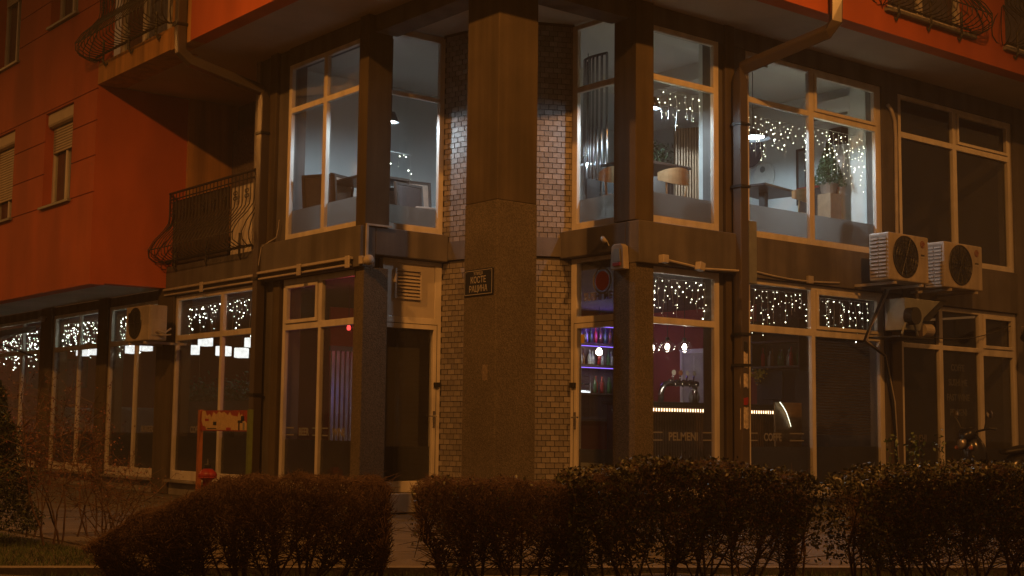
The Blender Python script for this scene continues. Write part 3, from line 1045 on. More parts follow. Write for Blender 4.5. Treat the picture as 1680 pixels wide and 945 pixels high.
# ------------------------------------------------------------------ lettering on the glass (flat print on the panes)
def band(fn, u0, u1, flip, parent):
    for v in (1.015, 1.115):
        fbox_obj('stripe', fn, u0, u1, v - .009, v + .009, .040, .043, M['letter'], parent)
def glass_word(word, fn, uc, parent, flip, size=.15, v=1.012, width=.86):
    text_obj('lettering', word, size, fn, uc, v, .042, M['letter'], parent, flip, width=width, bold=.004)
glass_word('PELMENI', RF, 3.20, w_1, False, width=.98)
band(RF, 2.61, 2.81, False, w_1)
band(RF, 3.57, 3.75, False, w_1)
glass_word('COFFE', RF2, 5.02, w_2, False)
band(RF2, 4.54, 4.70, False, w_2)
band(RF2, 5.38, 5.70, False, w_2)
glass_word('BEER', LF, 4.44, w_a, True)
band(LF, 4.72, 4.94, True, w_a)
band(LF, 4.10, 4.20, True, w_a)
glass_word('WINE', LF, 3.50, w_a, True)
band(LF, 3.78, 3.94, True, w_a)
glass_word('COFFE', LF, 7.88, w_b, True)
glass_word('BURGERS', LF, 9.72, w_c, True)
text_obj('lettering', 'SUSHI', .15, RF2, 8.52, 1.012, .042, M['letter_dim'], w_3, False, width=.86, bold=.003)
for k, wd in enumerate(('COFFE', 'SUSHI ME', 'FAST WINE', 'PELMENI')):
    text_obj('lettering', wd, .15, RF2, 9.62, 2.15 - k * .24, .072, M['letter_dim'], w_3, False, width=.85, bold=.003)
text_obj('lettering', 'SUSHI ME', .15, D2, .84, 2.87, .038, M['letter'], door2, True, width=.9, bold=.004)
g = G().torus(.17, .012, Matrix.Translation((2.40, .76, 3.12)) @ Matrix.Rotation(R(90), 4, 'Y'), 28, 6)
g.build('emblem', M['letter'], door2)
G().lathe([(.13, 0), (.13, .003)], 24, Matrix.Translation((2.398, .76, 3.12)) @ Matrix.Rotation(R(90), 4, 'Y')).build('emblem', M['emblem_red'], door2)

# ------------------------------------------------------------------ street name plate
st = thing('street_sign', 'dark blue enamel street name plate on the corner column', 'sign', (0, .33, 2.72))
SG = lambda u, v, w: (w, u, v)
fbox_obj('plate', SG, -.285, .285, .0, .325, -.014, -.004, M['signblue'], st, bevel=.006)
panel('border', SG, -.268, .268, .016, .309, [(-.262, .262, .022, .303)], -.0165, -.0141, M['signwhite'], st)
def plate_text(body, size, v, width, bold):
    text_obj('lettering', body, size, lambda u, vv, w: (w, u, vv), 0, v, -.0155, M['signwhite'], st, True, width=width, bold=bold)
plate_text('УЛИЦА', .055, .252, .95, .0)
plate_text('КОСТЕ', .108, .156, .84, .0008)
plate_text('РАЦИНА', .108, .050, .80, .0008)
for s in (-1, 1):
    G().lathe([(.008, 0), (.006, .005)], 8, Matrix.Translation((-.014, s * .24, .285)) @ Matrix.Rotation(R(-90), 4, 'Y')).build('screw', M['steel'], st)

# torn paper remnants pasted on the column and beside the downpipes
def flyer(fn, u0, u1, v0, v1, w, material, label, cat='flyer', group=None):
    n = 7
    poly = []
    for k in range(n):
        poly.append((u0 + (u1 - u0) * k / (n - 1), v0 + random.uniform(0, .25) * (v1 - v0) * .35))
    for k in range(n):
        poly.append((u1 - (u1 - u0) * k / (n - 1), v1 - random.uniform(0, .25) * (v1 - v0) * .35))
    m = len(poly)
    V = [fn(u, v, w) for u, v in poly] + [fn(u, v, w - .002) for u, v in poly]
    F = [tuple(range(m)), tuple(range(2 * m - 1, m - 1, -1))] + [(i, (i + 1) % m, m + (i + 1) % m, m + i) for i in range(m)]
    o = bpy.data.objects.new('torn_flyer', mesh_of('torn_flyer', V, F, material))
    link(o)
    return tag(o, label, cat, group)
flyer(left_map(0), .14, .24, 1.70, 1.90, -.0015, M['scrap'], 'torn scrap of paper pasted on the corner column')
PIP = right_map(-.24)
for k, (v0, v1, mk, lab) in enumerate(((2.22, 2.33, 'black', 'small dark sticker highest on the right downpipe'), (1.98, 2.20, 'paper', 'torn pale flyer on the right downpipe, below the dark sticker'), (1.72, 1.92, 'paper', 'long curled flyer strip midway up the right downpipe'), (1.50, 1.60, 'red', 'small red sticker on the right downpipe'), (1.18, 1.46, 'paper', 'lowest torn flyer on the right downpipe'))):
    gq = G()
    V, F = [], []
    nseg = 6
    for j, v in enumerate((v0, v0 + (v1 - v0) * .5, v1)):
        for i in range(nseg + 1):
            a = R(-150 + 110 * i / nseg + random.uniform(-4, 4))
            rr = .0885 + .001 * k
            V.append((4.13 + rr * math.cos(a), -.15 + rr * math.sin(a), v + random.uniform(-.02, .02)))
    for j in range(2):
        for i in range(nseg):
            a = j * (nseg + 1) + i
            F.append((a, a + 1, a + nseg + 2, a + nseg + 1))
    o = bpy.data.objects.new('flyer', mesh_of('flyer', V, F, M[mk]))
    link(o)
    so = o.modifiers.new('thickness', 'SOLIDIFY')
    so.thickness = .002
    tag(o, lab, 'flyer')
for k, (v0, v1, lab) in enumerate(((1.9, 2.12, 'topmost torn flyer beside the left downpipe'), (1.62, 1.85, 'middle torn flyer beside the left downpipe'), (1.25, 1.55, 'lowest torn flyer beside the left downpipe'))):
    flyer(left_map(.0), 5.73, 5.88, v0, v1, -.004, M['paper'], lab)

# ------------------------------------------------------------------ trunking, cables and small boxes on the beams
def conduit_run(label, fn, u0, u1, v, clamps):
    t = thing('cable_trunking', label, 'cable duct')
    fbox_obj('duct', fn, u0, u1, v, v + .035, -.06, -.001, M['duct'], t, bevel=.004)
    fbox_obj('duct', fn, u0 + .03, u1 - .03, v - .085, v - .06, -.05, -.001, M['duct'], t, bevel=.004)
    for c in clamps:
        fbox_obj('clamp', fn, c - .05, c + .05, v - .12, v + .045, -.085, -.061, M['duct'], t, bevel=.006)
    return t
conduit_run('twin cable ducts along the beam over the left corner window', left_map(-.131), 2.95, 5.55, 3.385, (4.28, 2.99))
conduit_run('twin cable ducts under the lower balcony', left_map(-.031), 5.80, 9.03, 3.385, (7.55,))
t = thing('cable_trunking', 'cable duct with two junction boxes on the beam right of the column', 'cable duct')
FB = right_map(-.131)
fbox_obj('junction_box', FB, 2.56, 2.66, 3.295, 3.40, -.10, -.001, M['duct'], t, bevel=.008)
G().tube([(2.66, -.16, 3.345), (3.20, -.16, 3.30)], .016, 6).build('duct', M['duct'], t)
G().box(-.05, .05, -.05, .05, -.055, .055, Matrix.Translation((3.26, -.21, 3.30)) @ Matrix.Rotation(R(14), 4, 'Y')).build('junction_box', M['duct'], t, bevel=.008)
G().tube([(3.31, -.17, 3.28), (3.75, -.165, 3.30), (4.16, -.17, 3.315)], .016, 6).build('duct', M['duct'], t)
t = thing('cable_trunking', 'thin angled duct round the pillar beside the louvred door', 'cable duct')
fbox_obj('duct', right_map(2.80), -.045, .36, 3.842, 3.868, -.03, -.001, M['duct'], t)
fbox_obj('duct', right_map(2.80), -.045, -.012, 3.36, 3.8415, -.03, -.001, M['duct'], t)
t = thing('cable', 'slack cable along the beam under the right upstairs window', 'cable')
pts = [(4.40 + (6.4 - 4.40) * k / 12, -.045, 3.365 - .05 * math.sin(math.pi * k / 12) - .03 * k / 12) for k in range(13)]
G().tube(pts, .013, 6).build('wire', M['duct'], t)
fbox_obj('clamp', right_map(-.03), 5.66, 5.77, 3.27, 3.38, -.05, -.001, M['duct'], t, bevel=.006)
t = thing('cable', 'thick curved hose on the pier right of the upstairs cafe window', 'cable')
G().tube([(7.67, -.03, 6.22), (7.76, -.04, 6.14), (7.83, -.045, 5.98), (7.85, -.045, 5.7), (7.84, -.045, 5.0), (7.835, -.045, 4.2), (7.835, -.045, 3.9)], .03, 8).build('hose', M['duct'], t, smooth=True)
t = thing('cable_cover', 'grey sheet-metal cover beside the right downpipe at beam height', 'cover')
G().box(4.22, 4.38, -.22, -.032, 3.15, 4.02).build('casing', M['galvan'], t, bevel=.006)
t = thing('cable', 'dark lead hanging from the left pilaster below the upstairs window', 'cable')
G().tube([(-.045, 5.17, 4.18), (-.04, 5.2, 4.05), (-.05, 5.24, 3.92), (-.10, 5.38, 3.86), (-.14, 5.52, 3.80), (-.15, 5.58, 3.5), (-.15, 5.58, 3.3)], .008, 5).build('wire', M['duct'], t)

# round flood sensor on the pillar corner
t = thing('wall_lamp', 'small round unlit lamp on the pillar corner left of the louvred door', 'lamp', (-.10, 2.72, 3.36))
G().box(-.05, .03, .0, .08, -.055, .055).build('base', M['duct'], t, bevel=.008)
G().lathe([(.0, -.075), (.045, -.065), (.068, -.035), (.072, 0), (.06, .04), (.03, .06)], 16, Matrix.Translation((.04, -.045, 0)) @ Matrix.Rotation(R(80), 4, 'X')).build('dome', M['duct'], t, smooth=True)
# alarm siren
t = thing('alarm_siren', 'cream alarm siren box on the pillar right of the column', 'alarm', (2.22, .18, 3.20))
g = G().prism([(-.13, .0), (.13, .0), (.11, .30), (.06, .335), (-.06, .335), (-.11, .30)], 0, .10, Matrix(((0, 0, -1, 0), (1, 0, 0, 0), (0, 1, 0, 0), (0, 0, 0, 1))))
g.build('casing', M['ac'], t, bevel=.012)
G().prism([(-.07, .1), (.07, .1), (.05, .27), (-.05, .27)], .1005, .112, Matrix(((0, 0, -1, 0), (1, 0, 0, 0), (0, 1, 0, 0), (0, 0, 0, 1)))).build('grille', M['galvan'], t)
G().box(-.115, -.101, -.07, .07, .045, .09).build('strobe', M['red'], t, bevel=.004)
t = thing('security_camera', 'small tubular camera above the alarm siren', 'camera', (2.20, .44, 3.62))
G().tube([(-.01, .09, .03), (-.10, -.04, -.03)], .032, 12).build('body', M['duct'], t, smooth=True)
G().tube([(.0, .03, .0), (.02, .0, -.08)], .012, 6).build('bracket', M['darkmetal'], t)

# ------------------------------------------------------------------ outdoor air-conditioner units
def ac_unit(label, loc, rz, wd, hg, dp, logo=True, group='outdoor air-conditioner units'):
    """front looks to local -y, width along +x"""
    t = thing('air_conditioner', label, 'air conditioner', loc, rz, group)
    G().box(0, wd, 0, dp, 0, hg).build('casing', M['ac'], t, bevel=.02)
    G().box(-.004, -.0002, dp * .12, dp * .90, hg * .06, hg * .94).build('louvre_shade_sheet', M['louvre_shade'], t)  # dark sheet painted in for the shade between the louvres
    cx, cz, rr = wd * .41, hg * .52, hg * .43
    face = Matrix.Translation((cx, -.004, cz)) @ Matrix.Rotation(R(90), 4, 'X')
    G().lathe([(rr, -.004), (rr, .002)], 36, face).build('fan_opening', M['black'], t)
    gr = G().torus(rr, .012, face, 36, 6)
    for q in (.8, .6, .4, .2):
        gr.torus(rr * q, .0035, face @ Matrix.Translation((0, 0, .012)), 32, 4)
    for k in range(8):
        a = math.pi * k / 8
        c, s = math.cos(a) * rr, math.sin(a) * rr
        gr.tube([face @ Vector((c, s, .012)), face @ Vector((-c, -s, .012))], .004, 4)
    gr.build('fan_guard', M['darkmetal'], t)
    for k in range(3):
        a = R(120 * k + 20)
        bl = [(rr * .16 * math.cos(a + d) if i < 2 else rr * .85 * math.cos(a + d), rr * .16 * math.sin(a + d) if i < 2 else rr * .85 * math.sin(a + d)) for i, d in enumerate((-.4, .5, .62, .0))]
        G().prism(bl, .0025, .006, face).build('fan_blade', M['darkmetal'], t)
    n = int(hg * .86 / .052)
    for k in range(n):
        z = hg * .07 + k * hg * .86 / n
        G().box(-.016, -.0045, dp * .12, dp * .47, z, z + .022).build('louvre', M['ac'], t)
        G().box(-.016, -.0045, dp * .53, dp * .9, z, z + .022).build('louvre', M['ac'], t)
    if logo:
        lf = Matrix.Translation((wd * .845, -.002, hg * .83)) @ Matrix.Rotation(R(90), 4, 'X')
        lo = G().lathe([(.055, -.002), (.055, .003)], 24, lf).build('emblem', M['badge_red'], t)
        q = G()
        arc = [(math.cos(R(a)) * .04, math.sin(R(a)) * .04, .0045) for a in range(60, 361, 20)]
        q.tube([lf @ Vector(p) for p in arc], .0035, 5)
        q.tube([lf @ Vector(p) for p in ((0, .02, .0045), (0, -.02, .0045), (.016, -.02, .0045))], .003, 5)
        q.build('emblem_line', M['ac'], t)
        G().box(wd * .80, wd * .89, -.0035, -.0005, hg * .58, hg * .615).build('label_sticker', M['black'], t)
        G().box(wd * .80, wd * .89, -.0035, -.0005, hg * .54, hg * .575).build('label_sticker', M['signwhite'], t)
    for x in (.14, wd - .18):
        q = G().box(x, x + .04, .0, dp + .42, -.05, -.012)
        q.build('bracket', M['duct'], t)
    return t
ac_unit('white air-conditioner unit nearest the column, with a dark round fan', (6.64, -.75, 3.35), 0, .98, .70, .35)
ac_unit('rightmost white air-conditioner unit under the dark upstairs window', (8.03, -.75, 3.345), 0, 1.02, .70, .36)
t = ac_unit('cream air-conditioner unit on the left street front below the orange bay', (-.64, 9.22, 2.50), R(-90), .92, .58, .32, False)
G().box(.921, .935, .04, .28, .08, .34).build('service_cover', M['ac'], t, bevel=.01)
G().tube([(.935, .12, .14), (1.02, .12, .16), (1.05, .22, .12), (1.02, .34, .2)], .017, 6).build('hose', M['duct'], t)
G().tube([(.935, .16, .10), (1.04, .18, .08), (1.03, .34, .1)], .014, 6).build('hose', M['duct'], t)
G().box(.10, .16, -.0035, -.0005, .40, .48).build('emblem', M['black'], t)

# extractor box, duct and pipes under the right-hand units
t = thing('ventilation_duct', 'galvanised extractor duct with fan motor under the air conditioners', 'duct')
G().prism([(7.25, 3.14), (8.15, 3.14), (7.72, 2.86), (7.62, 2.66), (7.25, 2.66)], -.58, -.22, Matrix(((1, 0, 0, 0), (0, 0, 1, 0), (0, 1, 0, 0), (0, 0, 0, 1)))).build('hood', M['galvan'], t, bevel=.008)
G().prism([(8.16, 3.17), (8.42, 3.17), (7.95, 2.83), (7.73, 2.83)], -.52, -.25, Matrix(((1, 0, 0, 0), (0, 0, 1, 0), (0, 1, 0, 0), (0, 0, 0, 1)))).build('duct', M['darkmetal'], t)
G().tube([(7.30, -.60, 2.86), (7.30, -.74, 2.86)], .13, 20).build('motor', M['black'], t, smooth=False)
q = G()
q.tube([(7.10, -.62, 2.585), (7.19, -.62, 2.75), (7.41, -.62, 2.75), (7.50, -.62, 2.585)], .017, 6)
q.build('stand', M['galvan'], t)
G().lathe([(.10, 0), (.10, .22), (.085, .235)], 18, Matrix.Translation((7.88, -.42, 2.70)) @ Matrix.Rotation(R(90), 4, 'Y')).build('silencer', M['duct'], t, smooth=False)
G().box(7.62, 7.80, -.50, -.28, 2.56, 2.82).build('filter', M['wood_dark'], t)
G().box(7.0, 7.85, -.66, -.05, 2.54, 2.565).build('shelf', M['darkmetal'], t)
for k, x in enumerate((7.02, 7.08)):
    G().tube([(x + .22, -.25, 3.28), (x + .1, -.2, 3.0), (x - .03 - .05 * k, -.14, 2.72), (x - .12, -.1, 2.5), (7.46, -.06, 2.3), (7.62 + .03 * k, -.08, 1.6), (7.72 + .03 * k, -.08, .3)], .02, 7).build('hose', M['duct'] if k else M['cable'], t, smooth=True)
t = thing('cable', 'loose black wire sagging across the top panes of the dark shop', 'cable')
G().tube([(8.1 + 2.9 * k / 14, -.03, 2.70 - .10 * math.sin(math.pi * k / 14) + .25 * (k / 14) ** 2) for k in range(15)], .008, 5).build('wire', M['cable'], t)
t = thing('wall_lamp', 'dark unlit spotlight on an arm at the right edge of the dark shop', 'lamp', (11.3, -.06, 2.95))
G().tube([(0, 0, 0), (-.2, -.2, -.03), (-.45, -.35, -.1)], .015, 6).build('arm', M['duct'], t)
G().tube([(-.45, -.35, -.1), (-.68, -.45, -.24)], [.05, .075], 12).build('head', M['black'], t)

# ------------------------------------------------------------------ icicle light strings behind the glass
def icicle(label, fn, u0, u1, vtop, lengths, w, seed, hook=.0, spacing=.105, bulb='bulb', gap=.075, flip=False, big=1.0, glow=0.0):
    rr = random.Random(seed)
    t = thing('icicle_lights', label, 'string lights', group='warm white icicle light strings')
    wires, bulbs = G(), G()
    n = max(3, int((u1 - u0) / spacing))
    top = []
    def bulb_at(p, r):
        x, y, z = p
        bulbs.add([(x + r, y, z), (x - r, y, z), (x, y + r, z), (x, y - r, z), (x, y, z + r), (x, y, z - r)],
                  [(0, 2, 4), (2, 1, 4), (1, 3, 4), (3, 0, 4), (2, 0, 5), (1, 2, 5), (3, 1, 5), (0, 3, 5)])
    for i in range(n + 1):
        u = u0 + (u1 - u0) * i / n
        top.append(fn(u, vtop + rr.uniform(-.008, .004), w))
    wires.tube(top, .0028, 4)
    for i in range(n + 1):
        u = u0 + (u1 - u0) * (i + rr.uniform(-.25, .25)) / n
        u = min(max(u, u0), u1)
        L = rr.choice(lengths) * rr.uniform(.75, 1.2)
        k = max(2, int(L / .06))
        path, a = [], u
        for j in range(k + 1):
            path.append((a, vtop - L * j / k))
            a += rr.uniform(-.018, .018)
        wires.tube([fn(p[0], p[1], w) for p in path], .0020, 3)
        d = rr.uniform(.02, .06)
        while d < L:
            j = min(int(d / L * k), k - 1)
            bulb_at(fn(path[j][0] + rr.gauss(0, .032), vtop - d, w + rr.uniform(-.03, .05)), rr.choice((.004, .005, .006, .007, .0095)) * big)
            d += gap * rr.uniform(.35, 1.5)
    wires.build('wire', M['wire'], t)
    b = bulbs.build('bulbs', M[bulb], t)
    b['kind'] = 'stuff'
    if glow:          # the string's own light, gathered at its middle
        point_light('string_glow', fn((u0 + u1) / 2, vtop - .3, w + .12), (1.0, .92, .58), glow, .25, t)
    return t
LL = (.55, .32, .48, .58, .25, .42)
icicle('icicle lights in the top pane of the ground window right of the column', RF, 2.64, 3.74, 3.15, LL, .16, 1, gap=.085, spacing=.12)
icicle('icicle lights in the left top pane of the ground window with COFFE', RF2, 4.56, 5.82, 3.15, LL, .16, 2, gap=.085, spacing=.12)
icicle('icicle lights in the right top pane beside the extractor duct', RF2, 6.0, 7.40, 3.12, LL, .16, 3, gap=.085, spacing=.11)
icicle('icicle lights in the top pane nearest the left downpipe', LF, 5.80, 6.95, 3.12, LL, .16, 4, bulb='bulb_cool', gap=.085, big=1.1)
icicle('icicle lights in the top pane right of the cream air conditioner', LF, 7.08, 8.50, 3.10, LL, .16, 5, bulb='bulb_cool', gap=.09, big=1.2)
icicle('icicle lights in the window half hidden by the cream air conditioner', LF, 9.4, 11.3, 3.10, (.5, .65, .4, .58), .16, 6, bulb='bulb_cool', gap=.085, big=1.3)
icicle('icicle lights in the second window from the left edge', LF, 12.0, 14.1, 3.10, (.55, .5, .62, .45), .16, 7, bulb='bulb_cool', gap=.085, big=1.45)
icicle('icicle lights in the leftmost shop window', LF, 14.95, 17.8, 3.05, (.6, .7, .55, .62), .16, 8, bulb='bulb_cool', gap=.11, big=1.6)
LU = (.30, .22, .75, .35, .28, .62, .4)
icicle('icicle lights in the upstairs window right of the column', RF, 2.64, 3.74, 5.72, (.30, .55, .25, .8, .35, .2, .75), .22, 9, gap=.08, spacing=.14, glow=5.0)
icicle('icicle lights in the left half of the upstairs window by the white pendant', RF2, 4.56, 5.82, 5.66, LU, .22, 10, gap=.08, spacing=.11)
icicle('icicle lights in front of the upstairs fir tree', RF2, 5.99, 7.40, 5.70, (.25, .5, .4, .3, .78, .7, .55), .22, 11, gap=.075, spacing=.11, glow=8.0)
icicle('added small bulbs imitating a faint reflected light string left of the column', D1, .55, 1.02, 5.02, (.35, .2, .45, .15), .36, 12, bulb='bulb_cool', gap=.14)  # added bulbs stand in for a light string mirrored in the pane

# ------------------------------------------------------------------ upstairs furniture
def pendant(label, loc, ceiling, power, r=.17, color=COOL, group='upstairs pendant lamps'):
    t = thing('pendant_lamp', label, 'lamp', loc, 0, group)
    G().tube([(0, 0, .14), (0, 0, ceiling - loc[2])], .006, 6).build('cord', M['cable'], t)
    s = G().lathe([(.03, .15), (.05, .145), (r * .75, .06), (r, -.005), (r - .008, -.005), (r * .73, .05), (.04, .13)], 28, close=True)
    s.build('shade', M['darkmetal'], t, smooth=True)
    G().lathe([(.0, .012), (.05, .02), (r * .62, .02), (r * .62, .028), (.0, .04)], 24, close=True).build('diffuser', M['lamp'], t, smooth=False)
    point_light('lamp_light', (0, 0, .004), color, power, .03, t)
    return t
pendant('bright pendant lamp upstairs just left of the column side window', (.80, 3.50, 5.50), 6.72, 115, .11)
pendant('bright pendant lamp upstairs behind the pillar right of the column', (2.88, .29, 5.46), 6.72, 120, .11)
pendant('wide glowing white pendant over the upstairs table by the right window', (5.62, .92, 5.54), 6.72, 200, .27)
pendant('small bright lamp upstairs among the curved steel poles', (3.42, 2.20, 5.04), 6.72, 60, .13)

def leg_table(label, loc, rz, L, W, h, top, leg):
    t = thing('table', label, 'table', loc, rz, 'upstairs dining tables')
    G().box(-L / 2, L / 2, -W / 2, W / 2, h - .04, h).build('table_top', M[top], t, bevel=.006)
    G().box(-.05, .05, -.05, .05, .02, h - .04).build('leg', M[leg], t)
    G().box(-.28, .28, -.25, .25, 0, .02).build('foot_plate', M[leg], t)
    return t
leg_table('dark table under the wide glowing pendant', (6.0, 1.05, 3.93), R(10), 1.15, .75, .88, 'wood_dark', 'wood_dark')
leg_table('dark table behind the pillar right of the column', (3.45, 1.0, 3.93), 0, 1.1, .7, .92, 'wood_dark', 'wood_dark')
leg_table('dark table in the upstairs window left of the column', (1.0, 4.35, 3.93), 0, .8, 1.0, .86, 'wood_dark', 'wood_dark')

def armchair(label, loc, rz, back='fabric'):
    """square upholstered chair with a dark frame; looks to local +y"""
    t = thing('armchair', label, 'chair', loc, rz, 'upholstered dining chairs upstairs')
    for sx in (-.25, .25):
        for sy in (-.24, .24):
            G().box(sx - .022, sx + .022, sy - .022, sy + .022, 0, .42).build('leg', M['wood_dark'], t)
    G().box(-.27, .27, -.27, .27, .42, .50).build('seat', M[back], t, bevel=.02)
    fr = panel('back_frame', lambda u, v, w: (u, -.27 + w - (v - .5) * .12, v), -.28, .28, .45, .98, [(-.235, .235, .5, .935)], -.025, .025, M['wood_dark'], t, bevel=.006)
    fbox_obj('back_cushion', lambda u, v, w: (u, -.27 + w - (v - .5) * .12, v), -.234, .234, .501, .934, -.02, .024, M[back], t, bevel=.01)
    return t
armchair('beige framed chair seen from behind in the left upstairs window', (.72, 5.15, 3.93), R(20))
armchair('brown chair back low in the left upstairs window', (.55, 4.75, 3.84), R(-60), 'fabric_brown')
armchair('beige chair at the back of the upstairs window left of the column', (1.30, 3.85, 3.72), R(150))
armchair('brown chair nearest the glass left of the column', (1.42, 3.55, 3.74), R(190), 'fabric_brown')
armchair('far beige chair by the jamb of the window left of the column', (1.75, 4.05, 3.90), R(170))
t = thing('screen_board', 'plain grey board standing against the glass in the left upstairs window', 'board', (.50, 5.04, 3.93))
G().box(-.02, .02, .0, .42, 0, .73).build('board', M['sofa'], t, bevel=.01)

def wood_chair(label, loc, rz):
    """round-backed bentwood chair; looks to local +y"""
    t = thing('wooden_chair', label, 'chair', loc, rz, 'round-backed wooden chairs upstairs')
    for sx, sy in ((-.2, -.2), (.2, -.2), (-.19, .2), (.19, .2)):
        G().tube([(sx * 1.15, sy * 1.15, 0), (sx, sy, .44)], [.013, .018], 8).build('leg', M['wood'], t)
    G().lathe([(.0, .44), (.235, .445), (.245, .465), (.22, .48), (.0, .475)], 24, close=True).build('seat', M['wood'], t, smooth=True)
    V, F = [], []
    n = 14
    for i in range(n + 1):
        a = R(200 + 140 * i / n)
        hgt = .055 + .065 * math.sin(math.pi * i / n)
        for (rr, z) in ((.27, .74 - hgt), (.27, .74 + hgt), (.288, .74 + hgt), (.288, .74 - hgt)):
            V.append((rr * math.cos(a), rr * math.sin(a), z))
    for i in range(n):
        for k in range(4):
            F.append((i * 4 + k, i * 4 + (k + 1) % 4, (i + 1) * 4 + (k + 1) % 4, (i + 1) * 4 + k))
    F += [(0, 1, 2, 3), (n * 4 + 3, n * 4 + 2, n * 4 + 1, n * 4)]
    o = bpy.data.objects.new('backrest', mesh_of('backrest', V, F, M['wood'], False))
    link(o, t)
    for a in (225, 315):
        G().tube([(.22 * math.cos(R(a)), .22 * math.sin(R(a)), .45), (.275 * math.cos(R(a)), .275 * math.sin(R(a)), .72)], .014, 8).build('back_post', M['wood'], t)
    return t
wood_chair('round-backed wooden chair under the wide glowing pendant', (6.30, .72, 3.95), R(15))
wood_chair('round-backed wooden chair left of the icicle lights by the white post', (3.50, .62, 3.87), R(-5))
wood_chair('round-backed wooden chair behind the side window right of the column', (2.95, 1.05, 3.88), R(-40))

# slatted screen
t = thing('slat_screen', 'tall wooden slat screen behind the upstairs window right of the column', 'screen', (5.25, 2.2, 3.93))
for k in range(12):
    G().box(k * .062, k * .062 + .034, -.02, .02, 0, 1.92 + .012 * k).build('slat', M['slat'], t)
for z in (.75, 1.62):
    G().box(-.02, .75, .021, .04, z, z + .04).build('rail', M['wood_dark'], t)
t = thing('corner_post', 'white boxed post inside the upstairs window right of the column', 'post', (4.12, .42, 3.93))
G().box(0, .2, 0, .2, 0, 2.785).build('casing', M['wall_white'], t)
t = thing('wall_panel', 'white boxed corner inside the upstairs window with the fir tree', 'post', (7.72, .42, 3.93))
G().box(0, .228, 0, .3, 0, 2.785).build('casing', M['wall_white'], t)
# ceiling bulkhead
G().box(2.75, 7.9, 2.9, 3.35, 6.42, 6.719).build('ceiling_beam', M['ceil_white'], B)
G().box(5.0, 5.3, .35, 2.89, 6.46, 6.7195).build('ceiling_beam', M['ceil_white'], B)
# curved steel partition in the side window
t = thing('pole_screen', 'curved rail of upright steel poles upstairs right of the column', 'screen', (3.2, 1.55, 3.93))
arc = [(0.0 + .75 * (1 - math.cos(R(a))) * .35, .72 * math.sin(R(a)), 2.62 + .05 * math.sin(R(a))) for a in range(0, 91, 9)]
G().tube(arc, .02, 8).build('top_rail', M['darkmetal'], t)
for k, p in enumerate(arc):
    if k % 2 == 0 or k < 5:
        G().tube([(p[0], p[1], 0), p], .019, 8).build('pole', M['steel'], t, smooth=True)
# wall decoration on the white partition
def wall_disc(label, y, z, r, material, rim):
    t = thing('wall_plate', label, 'wall decoration', (7.95, y, z))
    m = Matrix.Rotation(R(-90), 4, 'Y')
    G().lathe([(.0, .002), (r * .8, .004), (r, .05), (r, .062), (r * .9, .066), (.0, .05)], 32, m, close=True).build('disc', M[material], t, smooth=False)
    if rim:
        q = G()
        for k in range(26):
            a = 2 * math.pi * k / 26
            q.lathe([(.0, 0), (.018, .004), (.018, .02), (.0, .024)], 8, Matrix.Translation((0, r * 1.02 * math.cos(a), r * 1.02 * math.sin(a))) @ m, close=True)
        b = q.build('beading', M['plate'], t)
        b['kind'] = 'stuff'
    else:
        G().lathe([(.0, .062), (.055, .066), (.055, .074), (.0, .08)], 16, Matrix.Translation((0, .02, r * .5)) @ m, close=True).build('rosette', M['galvan'], t)
    return t
wall_disc('dark purple woven disc with beaded rim on the white upstairs wall', 2.98, 5.98, .30, 'purple_dec', True)
wall_disc('large cream plate with a rosette on the white upstairs wall', 2.66, 5.49, .235, 'plate', False)
t = thing('mirror', 'narrow dark framed mirror on the white upstairs wall', 'mirror', (7.95, 1.76, 4.9))
panel('frame', lambda u, v, w: (-w, u, v), 0, .22, 0, .95, [(.04, .18, .04, .91)], .002, .035, M['wood_dark'], t)
fbox_obj('glass', lambda u, v, w: (-w, u, v), .041, .179, .041, .909, .003, .02, M['galvan'], t)
# indoor air conditioner high on the partition
t = thing('indoor_air_conditioner', 'white indoor air conditioner high on the upstairs wall', 'air conditioner', (7.95, .72, 6.20))
g = G().prism([(.0, .0), (-.20, .02), (-.24, .10), (-.22, .32), (.0, .34)], 0, .85, Matrix(((1, 0, 0, 0), (0, 0, 1, 0), (0, 1, 0, 0), (0, 0, 0, 1))))
g.build('casing', M['white'], t, bevel=.02)
G().box(-.235, -.225, .05, .80, .015, .06).build('flap', M['galvan'], t)
G().tube([(-.05, -.0, .1), (-.05, -.12, .1), (-.05, -.26, .12)], .025, 8).build('hose', M['white'], t)
t = thing('loudspeaker', 'black loudspeaker box on the upstairs wall above the fir tree', 'speaker', (7.95, .93, 5.80))
G().box(-.18, -.002, 0, .26, 0, .25).build('cabinet', M['black'], t, bevel=.01)
for z in (.08, .18):
    G().lathe([(.055, 0), (.045, .008)], 18, Matrix.Translation((-.18, .13, z)) @ Matrix.Rotation(R(-90), 4, 'Y')).build('cone', M['darkmetal'], t)

